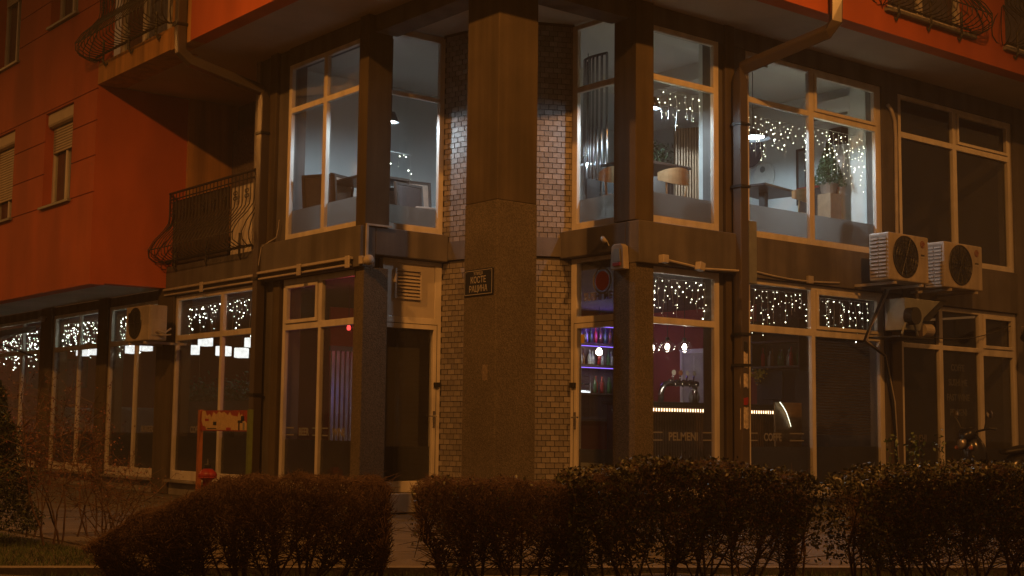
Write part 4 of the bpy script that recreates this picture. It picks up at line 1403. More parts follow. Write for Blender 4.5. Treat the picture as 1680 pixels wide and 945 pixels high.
# potted fir tree, planter and shelf
t = thing('fir_tree', 'small potted fir tree on the wooden planter upstairs', 'plant', (7.42, .92, 4.90))
G().lathe([(.0, 0), (.12, 0), (.15, .16), (.0, .16)], 16, close=True).build('pot', M['pot'], t)
G().tube([(0, 0, .1), (0, 0, .78)], [.02, .006], 6).build('trunk', M['bark'], t)
pts = []
for k in range(5200):
    h = random.random() ** .8
    z = .16 + h * .68
    r0 = .27 * (1 - h) + .02
    a = random.uniform(0, 6.28)
    q = r0 * math.sqrt(random.random())
    pts.append((q * math.cos(a), q * math.sin(a), z - q * .18))
V, F = leaves(pts, .05, .2, .3)
np_mesh('crown', V, F, M['plant'], t, 'stuff')
t = thing('planter_box', 'wooden planter box under the upstairs fir tree', 'planter', (7.42, .92, 3.93))
G().box(-.13, .15, -.13, .13, 0, .965).build('box', M['slat'], t, bevel=.01)
t = thing('cabinet', 'dark cabinet with a red top beside the upstairs fir tree', 'cabinet', (7.80, 1.35, 3.93))
G().box(-.22, .14, -.2, .3, 0, 1.14).build('body', M['wood_dark'], t, bevel=.008)
G().box(-.25, .145, -.22, .32, 1.141, 1.18).build('top', M['red'], t, bevel=.006)
# planter with dry grasses behind the table right of the column
t = thing('house_plant', 'dark bushy plant in a trough behind the upstairs table', 'plant', (5.0, 2.45, 3.93))
G().box(-.5, .35, -.14, .14, 0, 1.25).build('trough', M['wood_dark'], t, bevel=.01)
V, F = leaves(np.stack([RNG.uniform(-.48, .36, 900), RNG.uniform(-.16, .16, 900), RNG.uniform(1.2, 1.72, 900)], 1), .07, .5, .35)
np_mesh('foliage', V, F, M['plant'], t, 'stuff')
t = thing('menu_board', 'black board lettered SUSHI leaning low in the upstairs window', 'sign', (3.55, 1.75, 4.3))
fbox_obj('board', lambda u, v, w: (u, w, v), -.55, .55, 0, .42, 0, .02, M['black'], t)
text_obj('lettering', 'SUSHI', .16, lambda u, v, w: (u, w, v), -.1, .15, -.002, M['signwhite'], t, False)
G().lathe([(.06, 0), (.06, .004)], 16, Matrix.Translation((.36, -.001, .2)) @ Matrix.Rotation(R(90), 4, 'X')).build('emblem', M['red'], t)

# ------------------------------------------------------------------ ground floor: bar
t = thing('bar_counter', 'dark slatted bar counter with a warm light strip under its top', 'bar counter', (4.2, 2.0, .34))
G().box(0, 3.55, .06, .60, 0, 1.18).build('carcass', M['wood_dark'], t)
G().box(-.06, 3.60, -.10, .66, 1.181, 1.225).build('counter_top', M['black'], t, bevel=.006)
G().box(.0, 3.55, .052, .0595, 1.085, 1.130).build('light_strip', M['ledstrip'], t)
G().box(-.06, 3.60, -.10, -.085, 1.150, 1.180).build('lip', M['black'], t)
for k in range(63):
    G().box(k * .0565, k * .0565 + .03, .040, .050, .02, 1.14).build('slat', M['bar_slat'], t)
t = thing('light_strip', 'curved warm light strip before an added pale panel that catches its light', 'light', (6.86, 1.5, 0))
G().box(-.02, .62, .06, .09, .36, 1.60).build('light_catch_panel', M['wood'], t)  # board added in front of the bar to catch the strip's light
G().tube([(.02, 0, 1.60), (.11, .01, 1.53), (.20, .02, 1.44), (.27, .03, 1.33), (.33, .04, 1.22)], [.007, .007, .006, .005, .004], 8).build('tube', M['whitestrip'], t)
for i, (x, y, z) in enumerate(((4.48, 1.6, 2.36), (4.84, 1.6, 2.37), (4.17, 1.6, 2.33))):
    t = thing('globe_pendant', ('clear globe pendant over the bar, left of the pair', 'clear globe pendant over the bar, right of the pair', 'clear globe pendant over the bar half hidden by the pillar')[i], 'lamp', (x, y, z), 0, 'clear globe pendants over the bar')
    G().tube([(0, 0, .12), (0, 0, 3.30 - z)], .005, 6).build('cord', M['cable'], t)
    G().lathe([(.0, -.075), (.06, -.065), (.10, -.03), (.115, .01), (.10, .05), (.06, .085), (.03, .10)], 24, close=True).build('globe', M['globe'], t, smooth=True)
    G().lathe([(.03, .09), (.03, .14), (.012, .15)], 12).build('holder', M['darkmetal'], t)
    G().lathe([(.0, -.035), (.026, -.022), (.034, .0), (.028, .025), (.014, .05), (.0, .055)], 14, close=True).build('bulb', M['warmbulb'], t, smooth=True)
    point_light('lamp_light', (0, 0, -.13), (1.0, .84, .66), 7, .05, t)
# beer tap tower
t = thing('beer_tap_tower', 'chrome beer tap tower with round badges on the bar', 'beer tap', (5.0, 2.25, 1.565))
G().tube([(0, 0, 0), (0, 0, .14), (.03, 0, .22), (.09, 0, .28), (.2, 0, .30), (.80, 0, .30)], .045, 12).build('pipe', M['steel'], t, smooth=True)
G().tube([(.74, 0, 0), (.74, 0, .30)], .04, 12).build('pipe', M['steel'], t, smooth=True)
for k in range(4):
    x = .2 + k * .15
    q = G().tube([(x, -.03, .31), (x, -.11, .31), (x, -.13, .24)], .014, 8).build('tap', M['chrome'], t, smooth=True)
    G().tube([(x, -.06, .33), (x, -.07, .42)], .012, 8).build('tap_lever', M['chrome'], t, smooth=True)
    G().lathe([(.0, 0), (.042, .002), (.042, .012), (.0, .014)], 18, Matrix.Translation((x, -.07, .46)) @ Matrix.Rotation(R(90), 4, 'X'), close=True).build('badge', M['ac'] if k != 1 else M['orange_post'], t)
    G().tube([(x, 0, .30), (x, 0, .36)], .03, 10).build('neck', M['chrome'], t, smooth=True)
q = thing('flower_vase', 'pale cloth-wrapped jug beside the beer taps', 'jug', (5.78, 2.3, 1.565))
G().lathe([(.0, 0), (.07, .0), (.09, .08), (.075, .16), (.05, .2), (.06, .24), (.0, .24)], 14, close=True).build('jug', M['galvan'], q, smooth=True)
# inner door on the red wall
t = thing('interior_door', 'beige panelled inner door behind the beer taps', 'door', (7.95, 4.0, .34))
DR = lambda u, v, w: (-w, u, v)
panel('frame', DR, 0, .66, 0, 2.25, [(.06, .60, 0.0, 2.18)], .002, .05, M['frame'], t)
fbox_obj('leaf', DR, .062, .598, .01, 2.178, .004, .035, M['duct'], t)
fbox_obj('moulding', DR, .32, .335, .05, 2.13, .036, .04, M['frame'], t)

# back bar shelves with bottles
def bottle_mesh(h, r, m):
    q = G().lathe([(.0, 0), (r, .0), (r, h * .58), (r * .75, h * .68), (r * .33, h * .78), (r * .33, h * .96), (r * .4, h), (.0, h)], 10, close=True)
    return mesh_of('bottle', q.v, q.f, M[m], True)
BM = [bottle_mesh(.29, .037, 'bottle_green'), bottle_mesh(.30, .036, 'bottle_brown'), bottle_mesh(.27, .04, 'bottle_clear'), bottle_mesh(.31, .034, 'bottle_red'), bottle_mesh(.26, .042, 'bottle_clear')]
def bottles(positions, label, group, seed):
    rr = random.Random(seed)
    for p in positions:
        o = bpy.data.objects.new('bottle', rr.choice(BM))
        link(o)
        o.location = (p[0], p[1], p[2])
        tag(o, label, 'bottle', group)
t = thing('back_bar_shelf', 'lit back bar shelving seen through the glass door right of the column', 'shelf', (6.2, 5.58, .34))
for x in (0, 1.35):
    G().box(x - .02, x + .02, 0, .36, 0, 2.75).build('side_panel', M['wood_dark'], t)
for z in (.95, 1.42, 1.93, 2.32, 2.68):
    G().box(.021, 1.329, .02, .36, z, z + .035).build('shelf', M['wood_dark'], t)
G().box(.021, 1.329, .345, .365, .99, 2.68).build('back_panel', M['curtain'], t)
G().box(.03, .45, .10, .33, 1.456, 1.475).build('light_panel', M['lightbox'], t)
G().box(.03, .60, .33, .344, 1.48, 1.62).build('light_panel', M['lightbox'], t)
for z in (2.30, 2.66, 1.91):
    G().box(.03, 1.32, .03, .045, z - .012, z).build('violet_strip', M['uvstrip'], t)
bottles([(6.26 + .115 * k, 5.78 + .05 * (k % 2), .34 + 1.966) for k in range(11)], 'small bottle on the upper lit back bar shelf', 'bottles on the upper back bar shelf', 3)
bottles([(6.66 + .085 * k, 5.76 + .06 * (k % 2), .34 + 1.456) for k in range(10)], 'small bottle on the lower lit back bar shelf', 'bottles on the lower back bar shelf', 4)
bottles([(6.26 + .12 * k, 5.78, .34 + 2.356) for k in range(10)], 'small bottle on the highest back bar shelf', 'bottles on the highest back bar shelf', 5)
t = thing('espresso_machine', 'steel espresso machine on the back bar shelf', 'coffee machine', (6.45, 5.74, 1.83))
G().box(-.1, .16, -.10, .14, 0, .27).build('body', M['steel'], t, bevel=.02)
for k in range(2):
    G().tube([(-.04 + .12 * k, -.10, .12), (-.04 + .12 * k, -.17, .11)], .014, 8).build('group_head', M['chrome'], t)
t = thing('bare_bulb_lamp', 'bright bare bulb hanging before the back bar bottles', 'lamp', (6.42, 5.2, 2.50))
G().lathe([(.0, -.06), (.045, -.04), (.06, .0), (.045, .04), (.02, .07), (.0, .075)], 16, close=True).build('bulb', M['warmbulb'], t, smooth=True)
G().tube([(0, 0, .07), (0, 0, .80)], .006, 6).build('cord', M['cable'], t)
point_light('lamp_light', (0, -.12, -.08), (1.0, .9, .8), 10, .04, t)
point_light('strip_light', (.67, -.05, 2.5), (.25, .12, 1.0), 11, .15, bpy.data.objects['back_bar_shelf'])
# second shelf, on the red wall behind the COFFE window
t = thing('wall_shelf', 'dark bottle shelf on the wall behind the COFFE window', 'shelf', (7.70, 1.70, 2.18))
for z in (0, .42):
    G().box(-.12, .245, 0, 1.0, z, z + .035).build('shelf', M['wood_dark'], t)
for y in (.0, 1.0):
    G().box(-.12, .245, y - .02, y - .0005 if y == 0 else y + .02, -.05, .8).build('side_panel', M['wood_dark'], t)
bottles([(7.72 + .06 * (k % 2), 1.76 + .10 * k, 2.216) for k in range(9)], 'small bottle on the shelf behind the COFFE window', 'bottles on the wall shelf behind the COFFE window', 6)
t = thing('wall_screen', 'dark grey monitor above the bar behind the COFFE window', 'monitor', (7.60, 2.05, 1.66))
G().box(-.03, .02, -.02, .42, 0, .46).build('screen', M['black'], t, bevel=.01)
G().tube([(0, .2, -.08), (0, .2, 0)], .03, 8).build('stand', M['black'], t)
t = thing('house_plant', 'yellow-green trailing plant beside the monitor over the bar', 'plant', (7.55, 2.52, 2.0))
V, F = leaves(np.stack([RNG.normal(0, .05, 160), RNG.normal(0, .07, 160), RNG.normal(.06, .05, 160)], 1), .06, .3, .5)
np_mesh('foliage', V, F, M['yellow'], t, 'stuff')
G().lathe([(.0, -.08), (.05, -.08), (.06, .02), (.0, .02)], 12, close=True).build('pot', M['pot'], t)
t = thing('window_blind', 'dark drawn venetian blind in the ground window beside the extractor duct', 'blind')
for k in range(34):
    z = 2.50 - k * .042
    m = Matrix.Translation((6.70, .20, z)) @ Matrix.Rotation(R(28), 4, 'X')
    G().box(-.73, .73, -.02, .02, -.001, .001, m).build('slat', M['wood_dark'], t)
G().box(5.97, 7.43, .17, .23, 2.515, 2.56).build('head_rail', M['wood_dark'], t)
for x in (6.2, 7.2):
    G().tube([(x, .20, 1.08), (x, .20, 2.52)], .002, 4).build('cord', M['cable'], t)
# stickers on the glass door
def sticker(label, u0, u1, v0, v1, material, ring=None):
    t = thing('door_sticker', label, 'sticker')
    fbox_obj('sheet', D2, u0, u1, v0, v1, .039, .041, M[material], t)
    if ring:
        q = G().torus(min(u1 - u0, v1 - v0) * .36, .008, Matrix.Translation(D2((u0 + u1) / 2, (v0 + v1) / 2, .037)) @ Matrix.Rotation(R(90), 4, 'Y'), 24, 5)
        q.build('ring', M['red'], t)
        if ring == 2:
            rr = min(u1 - u0, v1 - v0) * .25
            c = D2((u0 + u1) / 2, (v0 + v1) / 2, .037)
            G().tube([(c[0], c[1] + rr, c[2] + rr), (c[0], c[1] - rr, c[2] - rr)], .008, 5).build('bar', M['red'], t)
sticker('black sticker with a red ring at the top of the glass door', .40, .52, 2.22, 2.46, 'black', 1)
sticker('pale prohibition sign with a red ring on the glass door', .40, .52, 1.93, 2.20, 'paper', 2)
sticker('small yellow sticker at the top corner of the glass door', 1.11, 1.185, 2.30, 2.42, 'yellow')
sticker('pale notice low on the glass door right of the column', .70, 1.17, .56, .70, 'galvan')

# red corner beside the left pillar
t = thing('slat_divider', 'pinkish upright slat divider behind the WINE window', 'screen', (1.02, 5.35, .34))
for k in range(6):
    G().box(k * .085, k * .085 + .05, -.02, .02, .55, 1.95).build('slat', M['galvan'], t)
G().box(-.03, .54, -.025, .025, 1.951, 2.03).build('rail', M['darkmetal'], t)
G().box(-.03, .54, -.025, .025, .47, .549).build('rail', M['darkmetal'], t)
t = thing('red_lamp', 'small glowing red lamp beside the left pillar indoors', 'lamp', (1.10, 5.0, 2.62))
G().lathe([(.0, -.03), (.026, -.024), (.03, .02), (.015, .06), (.0, .06)], 14, close=True).build('shade', M['redlamp'], t, smooth=True)
G().tube([(0, 0, .06), (0, 0, .68)], .006, 6).build('cord', M['cable'], t)
point_light('lamp_light', (.0, -.15, -.02), (1.0, .06, .08), 8, .08, t)
point_light('violet_light', (.05, -.2, -1.0), (.42, .32, 1.0), 3.0, .25, t)
t = thing('wall_screen', 'red partition panel behind the WINE window', 'panel', (.5, 6.1, .34))
G().box(.95, 1.8, 0, .05, 0, 2.7).build('board', M['wall_red'], t)
t = thing('bench_seat', 'low rounded beige bench behind the WINE window', 'bench', (.75, 4.2, .34))
G().box(-.1, .55, -.45, .6, 0, .45).build('seat', M['sofa'], t, bevel=.06)
G().box(.40, .56, -.45, .6, .451, .98).build('backrest', M['sofa'], t, bevel=.07)

# ------------------------------------------------------------------ ground floor: left dining room
CUBES = (((2.0, 14.38, 2.75), 'cube lamp behind the cream air conditioner, the wide one'), ((2.0, 15.05, 2.72), 'cube lamp behind the cream air conditioner, the narrow one'),
         ((2.0, 12.16, 2.60), 'lone cube lamp left of the mullion above the red stand'), ((2.6, 12.84, 2.82), 'high cube lamp left of the mullion above the red stand'),
         ((2.0, 10.85, 2.53), 'cube lamp right beside the mullion above the red stand'), ((2.0, 10.13, 2.47), 'large low cube lamp above the red stand'),
         ((2.6, 10.85, 2.72), 'high cube lamp nearest the left downpipe'), ((1.2, 15.1, 2.66), 'cube lamp in the second window from the left, right one'), ((1.2, 15.75, 2.66), 'cube lamp in the second window from the left, left one'))
cube_proto = None
for k, (p, lab) in enumerate(CUBES):
    if cube_proto is None:
        cube_proto = o = thing('cube_lamp', lab, 'lamp', p, R(12), 'white cube lamps in the dining room')
        G().box(-.11, .11, -.11, .11, -.09, .09).build('shade', M['cube'], o, bevel=.012)
        G().tube([(0, 0, .09), (0, 0, 3.30 - 2.47)], .006, 6).build('cord', M['cable'], o)
        G().lathe([(.05, .091), (.05, .105), (.015, .12)], 12).build('holder', M['darkmetal'], o)
    else:
        o = copy_tree(cube_proto)
        o['label'] = lab
    o.location = p
    o.rotation_euler = (0, 0, R(12 + 17 * (k % 3)))
t = thing('room_divider', 'plant-topped divider behind the window with the red stand', 'planter', (2.2, 9.8, .34))
G().box(-.18, .18, 0, 3.4, 0, 1.25).build('box', M['wood_dark'], t)
V, F = leaves(np.stack([RNG.uniform(-.2, .2, 1500), RNG.uniform(0, 3.4, 1500), 1.25 + np.abs(RNG.normal(0, .18, 1500))], 1), .10, .4, .4)
np_mesh('foliage', V, F, M['plant'], t, 'stuff')
for k, (x, y, lab) in enumerate(((1.4, 12.4, 'grey upholstered sofa behind the window left of the red stand'), (1.2, 14.6, 'grey upholstered sofa behind the second window from the left'))):
    t = thing('sofa', lab, 'sofa', (x, y, .34), 0, 'sofas in the dining room')
    G().box(-.9, .9, -.4, .4, .12, .48).build('seat', M['sofa'], t, bevel=.05)
    G().box(-.9, .9, .26, .42, .481, 1.12).build('backrest', M['sofa'], t, bevel=.05)
    for s in (-1, 1):
        G().box(s * .91 - .06, s * .91 + .06, -.4, .4, .12, .70).build('armrest', M['sofa'], t, bevel=.04)
for k, (x, z, lab) in enumerate(((.8, 1.9, 'dark framed picture on the red end wall, nearest the glass'), (1.7, 1.95, 'dark framed picture on the red end wall, farther in'))):
    t = thing('picture', lab, 'picture', (x, 17.99, z), 0, 'pictures on the red wall')
    panel('frame', lambda u, v, w: (u, -w, v), 0, .5, 0, .65, [(.04, .46, .04, .61)], .002, .03, M['wood_dark'], t)
    fbox_obj('print', lambda u, v, w: (u, -w, v), .041, .459, .041, .609, .003, .012, M['curtain'], t)
for k, (y, lab) in enumerate(((8.4, 'dark dining table just inside the window with the red stand'), (10.6, 'dark dining table inside the window half hidden by the air conditioner'))):
    t = thing('dining_table', lab, 'table', (.95, y, .34), 0, 'dining room tables')
    G().box(-.4, .4, -.5, .5, .72, .76).build('table_top', M['wood_dark'], t, bevel=.006)
    G().box(-.04, .04, -.04, .04, .02, .72).build('leg', M['darkmetal'], t)
    G().box(-.25, .25, -.25, .25, 0, .02).build('foot_plate', M['darkmetal'], t)

# ------------------------------------------------------------------ things on the pavement, left
t = thing('board_stand', 'peeling red and cream board between an orange and a green post', 'stand', (-.95, 4.15, 0))
BS = lambda u, v, w: (w, u, v)
G().box(-.03, .03, 1.50, 1.56, -.02, 1.36).build('post', M['orange_post'], t)['label'] = 'orange post'
G().box(-.03, .03, .0, .06, -.02, 1.36).build('post', M['green_post'], t)['label'] = 'green post'
fbox_obj('board', BS, .061, 1.499, 1.06, 1.35, -.012, .012, M['board_red'], t)
# poster remnants: torn cream paper, the figures reduced to plain patches
poly = [(.10, 1.075), (.10, 1.17), (.14, 1.20), (.20, 1.20), (.24, 1.30), (.30, 1.27), (.33, 1.33), (.37, 1.26), (.55, 1.28), (.60, 1.33), (.66, 1.28), (.78, 1.33), (.86, 1.31), (.93, 1.34), (1.02, 1.29), (1.10, 1.33), (1.16, 1.25), (1.22, 1.30), (1.30, 1.27), (1.36, 1.345), (1.46, 1.345), (1.47, 1.20), (1.42, 1.13), (1.34, 1.12), (1.32, 1.075)]
poly = [(u, v) for u, v in poly]
m = len(poly)
V = [BS(u, v, -.0125) for u, v in poly] + [BS(u, v, -.0145) for u, v in poly]
F = [tuple(range(m)), tuple(range(2 * m - 1, m - 1, -1))] + [(i, (i + 1) % m, m + (i + 1) % m, m + i) for i in range(m)]
o = bpy.data.objects.new('torn_poster', mesh_of('torn_poster', V, F, M['poster_y']))
link(o, t)
for (u0, u1, v0, v1, mk) in ((.22, .36, 1.175, 1.21, 'black'), (.30, .34, 1.075, 1.174, 'signblue'), (.18, .27, 1.20, 1.27, 'signblue'), (1.0, 1.10, 1.14, 1.19, 'signblue'), (.56, .70, 1.076, 1.11, 'red'), (1.24, 1.36, 1.20, 1.23, 'red'), (1.0, 1.28, 1.085, 1.10, 'wood_dark'), (.16, .21, 1.08, 1.18, 'galvan')):
    fbox_obj('print_patch', BS, u0, u1, v0, v1, -.0165, -.0146, M[mk], t)
t = thing('red_bin', 'squat round red bin with a metal top beside the orange post', 'bin', (-1.0, 5.30, 0))
G().lathe([(.0, 0), (.06, 0), (.065, .36), (.125, .40), (.135, .44), (.118, .475), (.06, .525), (.0, .53)], 28, close=True).build('body', M['red'], t, smooth=True, bevel=0)
G().torus(.128, .008, Matrix.Translation((0, 0, .40)), 30, 6).build('rim', M['red'], t, smooth=True)
G().lathe([(.05, .53), (.05, .575), (.04, .59)], 20).build('cap', M['darkmetal'], t)
G().tube([(0, 0, .58), (0, 0, .66)], .012, 6).build('knob', M['steel'], t)
t = thing('awning_canopy', 'folded grey awning at the far left shop window', 'awning', (-.02, 15.2, 3.0))
G().prism([(0, .12), (-.9, -.22), (-.92, -.30), (0, .04)], 0, 2.8, Matrix(((1, 0, 0, 0), (0, 0, 1, 0), (0, 1, 0, 0), (0, 0, 0, 1)))).build('canopy', M['galvan'], t)
G().tube([(-.02, .02, -.5), (-.88, .02, -.24)], .02, 6).build('arm', M['darkmetal'], t)
t = thing('security_camera', 'small dome camera under the left bay by the awning', 'camera', (-.14, 14.55, 3.22))
G().lathe([(.0, -.07), (.05, -.055), (.07, -.01), (.07, .02), (.0, .02)], 14, close=True).build('dome', M['duct'], t, smooth=True)
G().box(-.03, .1, -.03, .03, .02, .05).build('bracket', M['duct'], t)

# ------------------------------------------------------------------ parked scooter, right
t = thing('motor_scooter', 'dark motor scooter parked before the dark shop window', 'scooter', (8.25, -1.5, 0), R(158))
t.scale = (1.12, 1.12, 1.12)
def wheel(x):
    m = Matrix.Translation((x, 0, .29)) @ Matrix.Rotation(R(90), 4, 'X')
    w = G().torus(.23, .06, m, 28, 10).build('tyre', M['tyre'], t, smooth=True)
    G().lathe([(.05, -.05), (.17, -.025), (.175, .025), (.05, .05)], 20, m).build('rim', M['darkmetal'], t)
wheel(.68)
wheel(-.62)
def loft(sections, name, material, parent, n=14):
    V, F = [], []
    for (x, zc, hw, hh) in sections:
        for k in range(n):
            a = 2 * math.pi * k / n
            c, s = math.cos(a), math.sin(a)
            V.append((x, hw * math.copysign(abs(c) ** .8, c), zc + hh * math.copysign(abs(s) ** .8, s)))
    for i in range(len(sections) - 1):
        for k in range(n):
            F.append((i * n + k, i * n + (k + 1) % n, (i + 1) * n + (k + 1) % n, (i + 1) * n + k))
    F.append(tuple(range(n)))
    F.append(tuple((len(sections) - 1) * n + k for k in range(n)))
    o = bpy.data.objects.new(name, mesh_of(name, V, F, material, True))
    return link(o, parent)
loft([(-1.0, .74, .03, .03), (-.92, .74, .11, .08), (-.6, .68, .17, .16), (-.2, .60, .18, .19), (.02, .50, .16, .16)], 'tail_body', M['bike'], t)
loft([(-.85, .86, .05, .02), (-.75, .86, .14, .045), (-.3, .83, .16, .05), (-.02, .79, .11, .04), (.0, .78, .05, .02)], 'seat', M['black'], t)
loft([(-.05, .33, .16, .05), (.15, .30, .19, .06), (.40, .33, .17, .07)], 'footboard', M['bike'], t)
loft([(.36, .62, .19, .32), (.43, .66, .21, .36), (.52, .70, .18, .30), (.58, .70, .10, .2)], 'leg_shield', M['bike'], t)
loft([(.42, 1.0, .06, .05), (.50, 1.02, .15, .09), (.58, 1.0, .13, .08), (.64, .98, .05, .03)], 'head_cowl', M['bike'], t)
G().lathe([(.0, -.01), (.085, .0), (.075, .03), (.0, .045)], 20, Matrix.Translation((.60, 0, .90)) @ Matrix.Rotation(R(80), 4, 'Y'), close=True).build('headlight', M['lens'], t, smooth=True)
for s in (-1, 1):
    G().tube([(.60, s * .075, .66), (.68, s * .075, .29)], .022, 8).build('fork', M['chrome'], t, smooth=True)
    G().tube([(.46, s * .05, 1.04), (.40, s * .30, 1.09), (.34, s * .36, 1.08)], [.014, .014, .02], 8).build('handlebar', M['black'], t)
    G().tube([(.44, s * .24, 1.08), (.47, s * .34, 1.25)], .007, 6).build('mirror_stem', M['black'], t)
    G().lathe([(.0, 0), (.055, .004), (.055, .016), (.0, .022)], 16, Matrix.Translation((.45, s * .36, 1.27)) @ Matrix.Rotation(R(-80), 4, 'Y'), close=True).build('mirror', M['chrome'], t)
    G().lathe([(.0, 0), (.03, .004), (.02, .03)], 10, Matrix.Translation((.57, s * .15, .84)) @ Matrix.Rotation(R(90), 4, 'Y')).build('indicator', M['orange_post'], t)
loft([(.5, .56, .05, .02), (.62, .575, .075, .03), (.80, .50, .07, .03), (.88, .42, .04, .02)], 'mudguard', M['bike'], t)
G().tube([(-.1, -.15, .25), (-.4, -.18, .26), (-.85, -.19, .34)], [.025, .05, .06], 12).build('exhaust', M['steel'], t, smooth=True)
G().box(-.88, -.56, -.14, .14, .93, 1.16).build('top_box', M['bike'], t, bevel=.05)
for s in (-1, 1):
    G().tube([(-.05, s * .05, .3), (-.12, s * .2, .0)], .014, 6).build('stand_leg', M['darkmetal'], t)

# ------------------------------------------------------------------ hedges
HD = Vector((.845, -.535, 0))          # hedge row direction (left to right)
HN = Vector((.535, .845, 0))           # towards the building
def hedge_frame(x, y):
    m = Matrix.Identity(4)
    for i in range(3):
        m[i][0], m[i][1], m[i][2] = HD[i], HN[i], (0, 0, 1)[i]
    m.translation = (x, y, 0)
    return m
def hedge(label, x, y, L, H, D, leafy, seed, slope_left=0.0, slope_right=0.0, stems=26, density=1.0, waist=.35):
    rng = np.random.default_rng(seed)
    t = thing('hedge', label, 'hedge', group='clipped hedges before the building')
    t.matrix_world = hedge_frame(x, y)
    ph = rng.uniform(0, 6.28, 6)
    def top(u):
        e = np.clip(np.minimum(u, L - u) / .30, 0, 1)
        lump = .022 * np.sin(u * 2.3 + ph[0]) + .022 * np.sin(u * 5.1 + ph[1]) + .022 * np.sin(u * 11 + ph[2]) + .016 * np.sin(u * 23 + ph[3])
        s = H * (.965 + lump) * (0.88 + .12 * np.sqrt(e))
        s = s - slope_left * np.clip(1 - u / (L * .52), 0, 1) * H
        s = s - slope_right * np.clip(1 - (L - u) / (L * .4), 0, 1) * H
        return s
    # main stems fan out from a few stools at the ground
    P0, P1, R0, R1 = [], [], [], []
    tips = []
    ns = int(stems * L)
    for i in range(ns):
        cu = (int(i / 7) + .5) * L / max(1, ns // 7) + rng.normal(0, .05)
        cu = min(max(L * .5 + (cu - L * .5) * (.97 if leafy > .5 else .80), .06), L - .06)
        a = np.array([cu, rng.normal(0, D * .10), 0.0])
        tu = np.clip(cu + rng.normal(0, .20) + (cu - L * .5) / L * .75, .03, L - .03)
        h = top(tu) * rng.uniform(.55, .92)
        b = np.array([tu, np.clip(rng.normal(0, D * .27), -D * .46, D * .46), h])
        mid = a * .5 + b * .5 + np.append(rng.normal(0, .04, 2), -.02)
        r = rng.uniform(.006, .015)
        P0 += [a, mid]; P1 += [mid, b]; R0 += [r, r * .75]; R1 += [r * .75, r * .45]
        tips.append((a, mid, b))
    # side branches
    nb = int(1500 * L * density * (.75 if leafy else 1.0))
    k = rng.integers(0, len(tips), nb)
    f = rng.uniform(.25, 1.0, nb)
    A = np.array([tips[i][0] for i in k]); Mi = np.array([tips[i][1] for i in k]); Bq = np.array([tips[i][2] for i in k])
    ff = f[:, None]
    S = np.where(ff < .5, A + (Mi - A) * ff * 2, Mi + (Bq - Mi) * (ff - .5) * 2)
    dirs = rng.normal(0, 1, (nb, 3)) * np.array([.8, .8, .45]) + np.array([0, 0, .55])
    dirs /= np.linalg.norm(dirs, axis=1, keepdims=True)
    ln = rng.uniform(.08, .24, nb)[:, None]
    E = S + dirs * ln
    def fit(E, loose=.02):
        u = np.clip(E[:, 0], .0, L)
        E[:, 0] = u + rng.normal(0, loose, len(u))
        E[:, 1] = np.clip(E[:, 1], -D * .5, D * .5) + rng.normal(0, loose, len(u))
        tp = top(u) + rng.normal(0, loose * .8, len(u))
        E[:, 2] = np.clip(np.minimum(E[:, 2], tp), .03, None)
        return E
    E = fit(E)
    P0 = np.array(P0); P1 = np.array(P1)
    R0 = np.array(R0); R1 = np.array(R1)
    # clipped shoots fill the shell, upright at the top
    nt = int(4600 * L * density)
    U = rng.uniform(0, L, nt)
    hh = top(U)
    z = hh * (waist + (1 - waist) * rng.uniform(0, 1, nt) ** .55)
    side = rng.uniform(-1, 1, nt)
    V0 = np.sign(side) * np.abs(side) ** .6 * D * .5 * np.clip(.55 + .45 * (z / hh), 0, 1)
    end = np.minimum(U, L - U) / .45
    keep = (z > hh * np.clip(.80 - .75 * end, 0, .9)) & (np.sin(U * 7.3 + z * 9 + ph[4]) * np.sin(z * 13 - U * 6.1 + V0 * 8 + ph[5]) > -.72)
    U, V0, z, hh = U[keep], V0[keep], z[keep], hh[keep]
    nt = len(U)
    s0 = np.stack([U, V0, z], 1)
    d2 = rng.normal(0, 1, (nt, 3)) * np.array([.75, .75, .45]) + np.array([0, 0, .65])
    d2[:, 1] += np.sign(V0) * .35
    d2 /= np.linalg.norm(d2, axis=1, keepdims=True)
    e2 = s0 + d2 * rng.uniform(.05, .17, nt)[:, None]
    e2 = fit(e2, .016)
    # unclipped longer shoots that break the outline
    nlong = int(170 * L)
    lu = rng.uniform(.0, L, nlong)
    lt = top(lu)
    lz = lt * rng.uniform(.45, .98, nlong)
    lv = rng.choice([-1, 1], nlong) * D * .5 * rng.uniform(.3, 1.0, nlong)
    ls = np.stack([lu, lv, lz], 1)
    ld = rng.normal(0, .5, (nlong, 3)) + np.array([0, 0, .9])
    ld[:, 0] += np.where(lu < .3, -.9, np.where(lu > L - .3, .9, 0))
    ld[:, 1] += np.sign(lv) * .3
    ld /= np.linalg.norm(ld, axis=1, keepdims=True)
    le = ls + ld * rng.uniform(.06, .20, nlong)[:, None]
    le[:, 2] = np.minimum(le[:, 2], lt + rng.uniform(.0, .075, nlong))
    p0 = np.concatenate([P0, S, s0, ls]); p1 = np.concatenate([P1, E, e2, le])
    r0 = np.concatenate([R0, rng.uniform(.003, .0062, nb), rng.uniform(.0015, .0032, nt), np.full(nlong, .0030)])
    r1 = np.concatenate([R1, np.full(nb, .0018), np.full(nt, .0010), np.full(nlong, .0014)])
    Vt, Ft = sticks(p0, p1, r0, r1, 3)
    np_mesh('twigs', Vt, Ft, M['twig'], t, 'stuff')
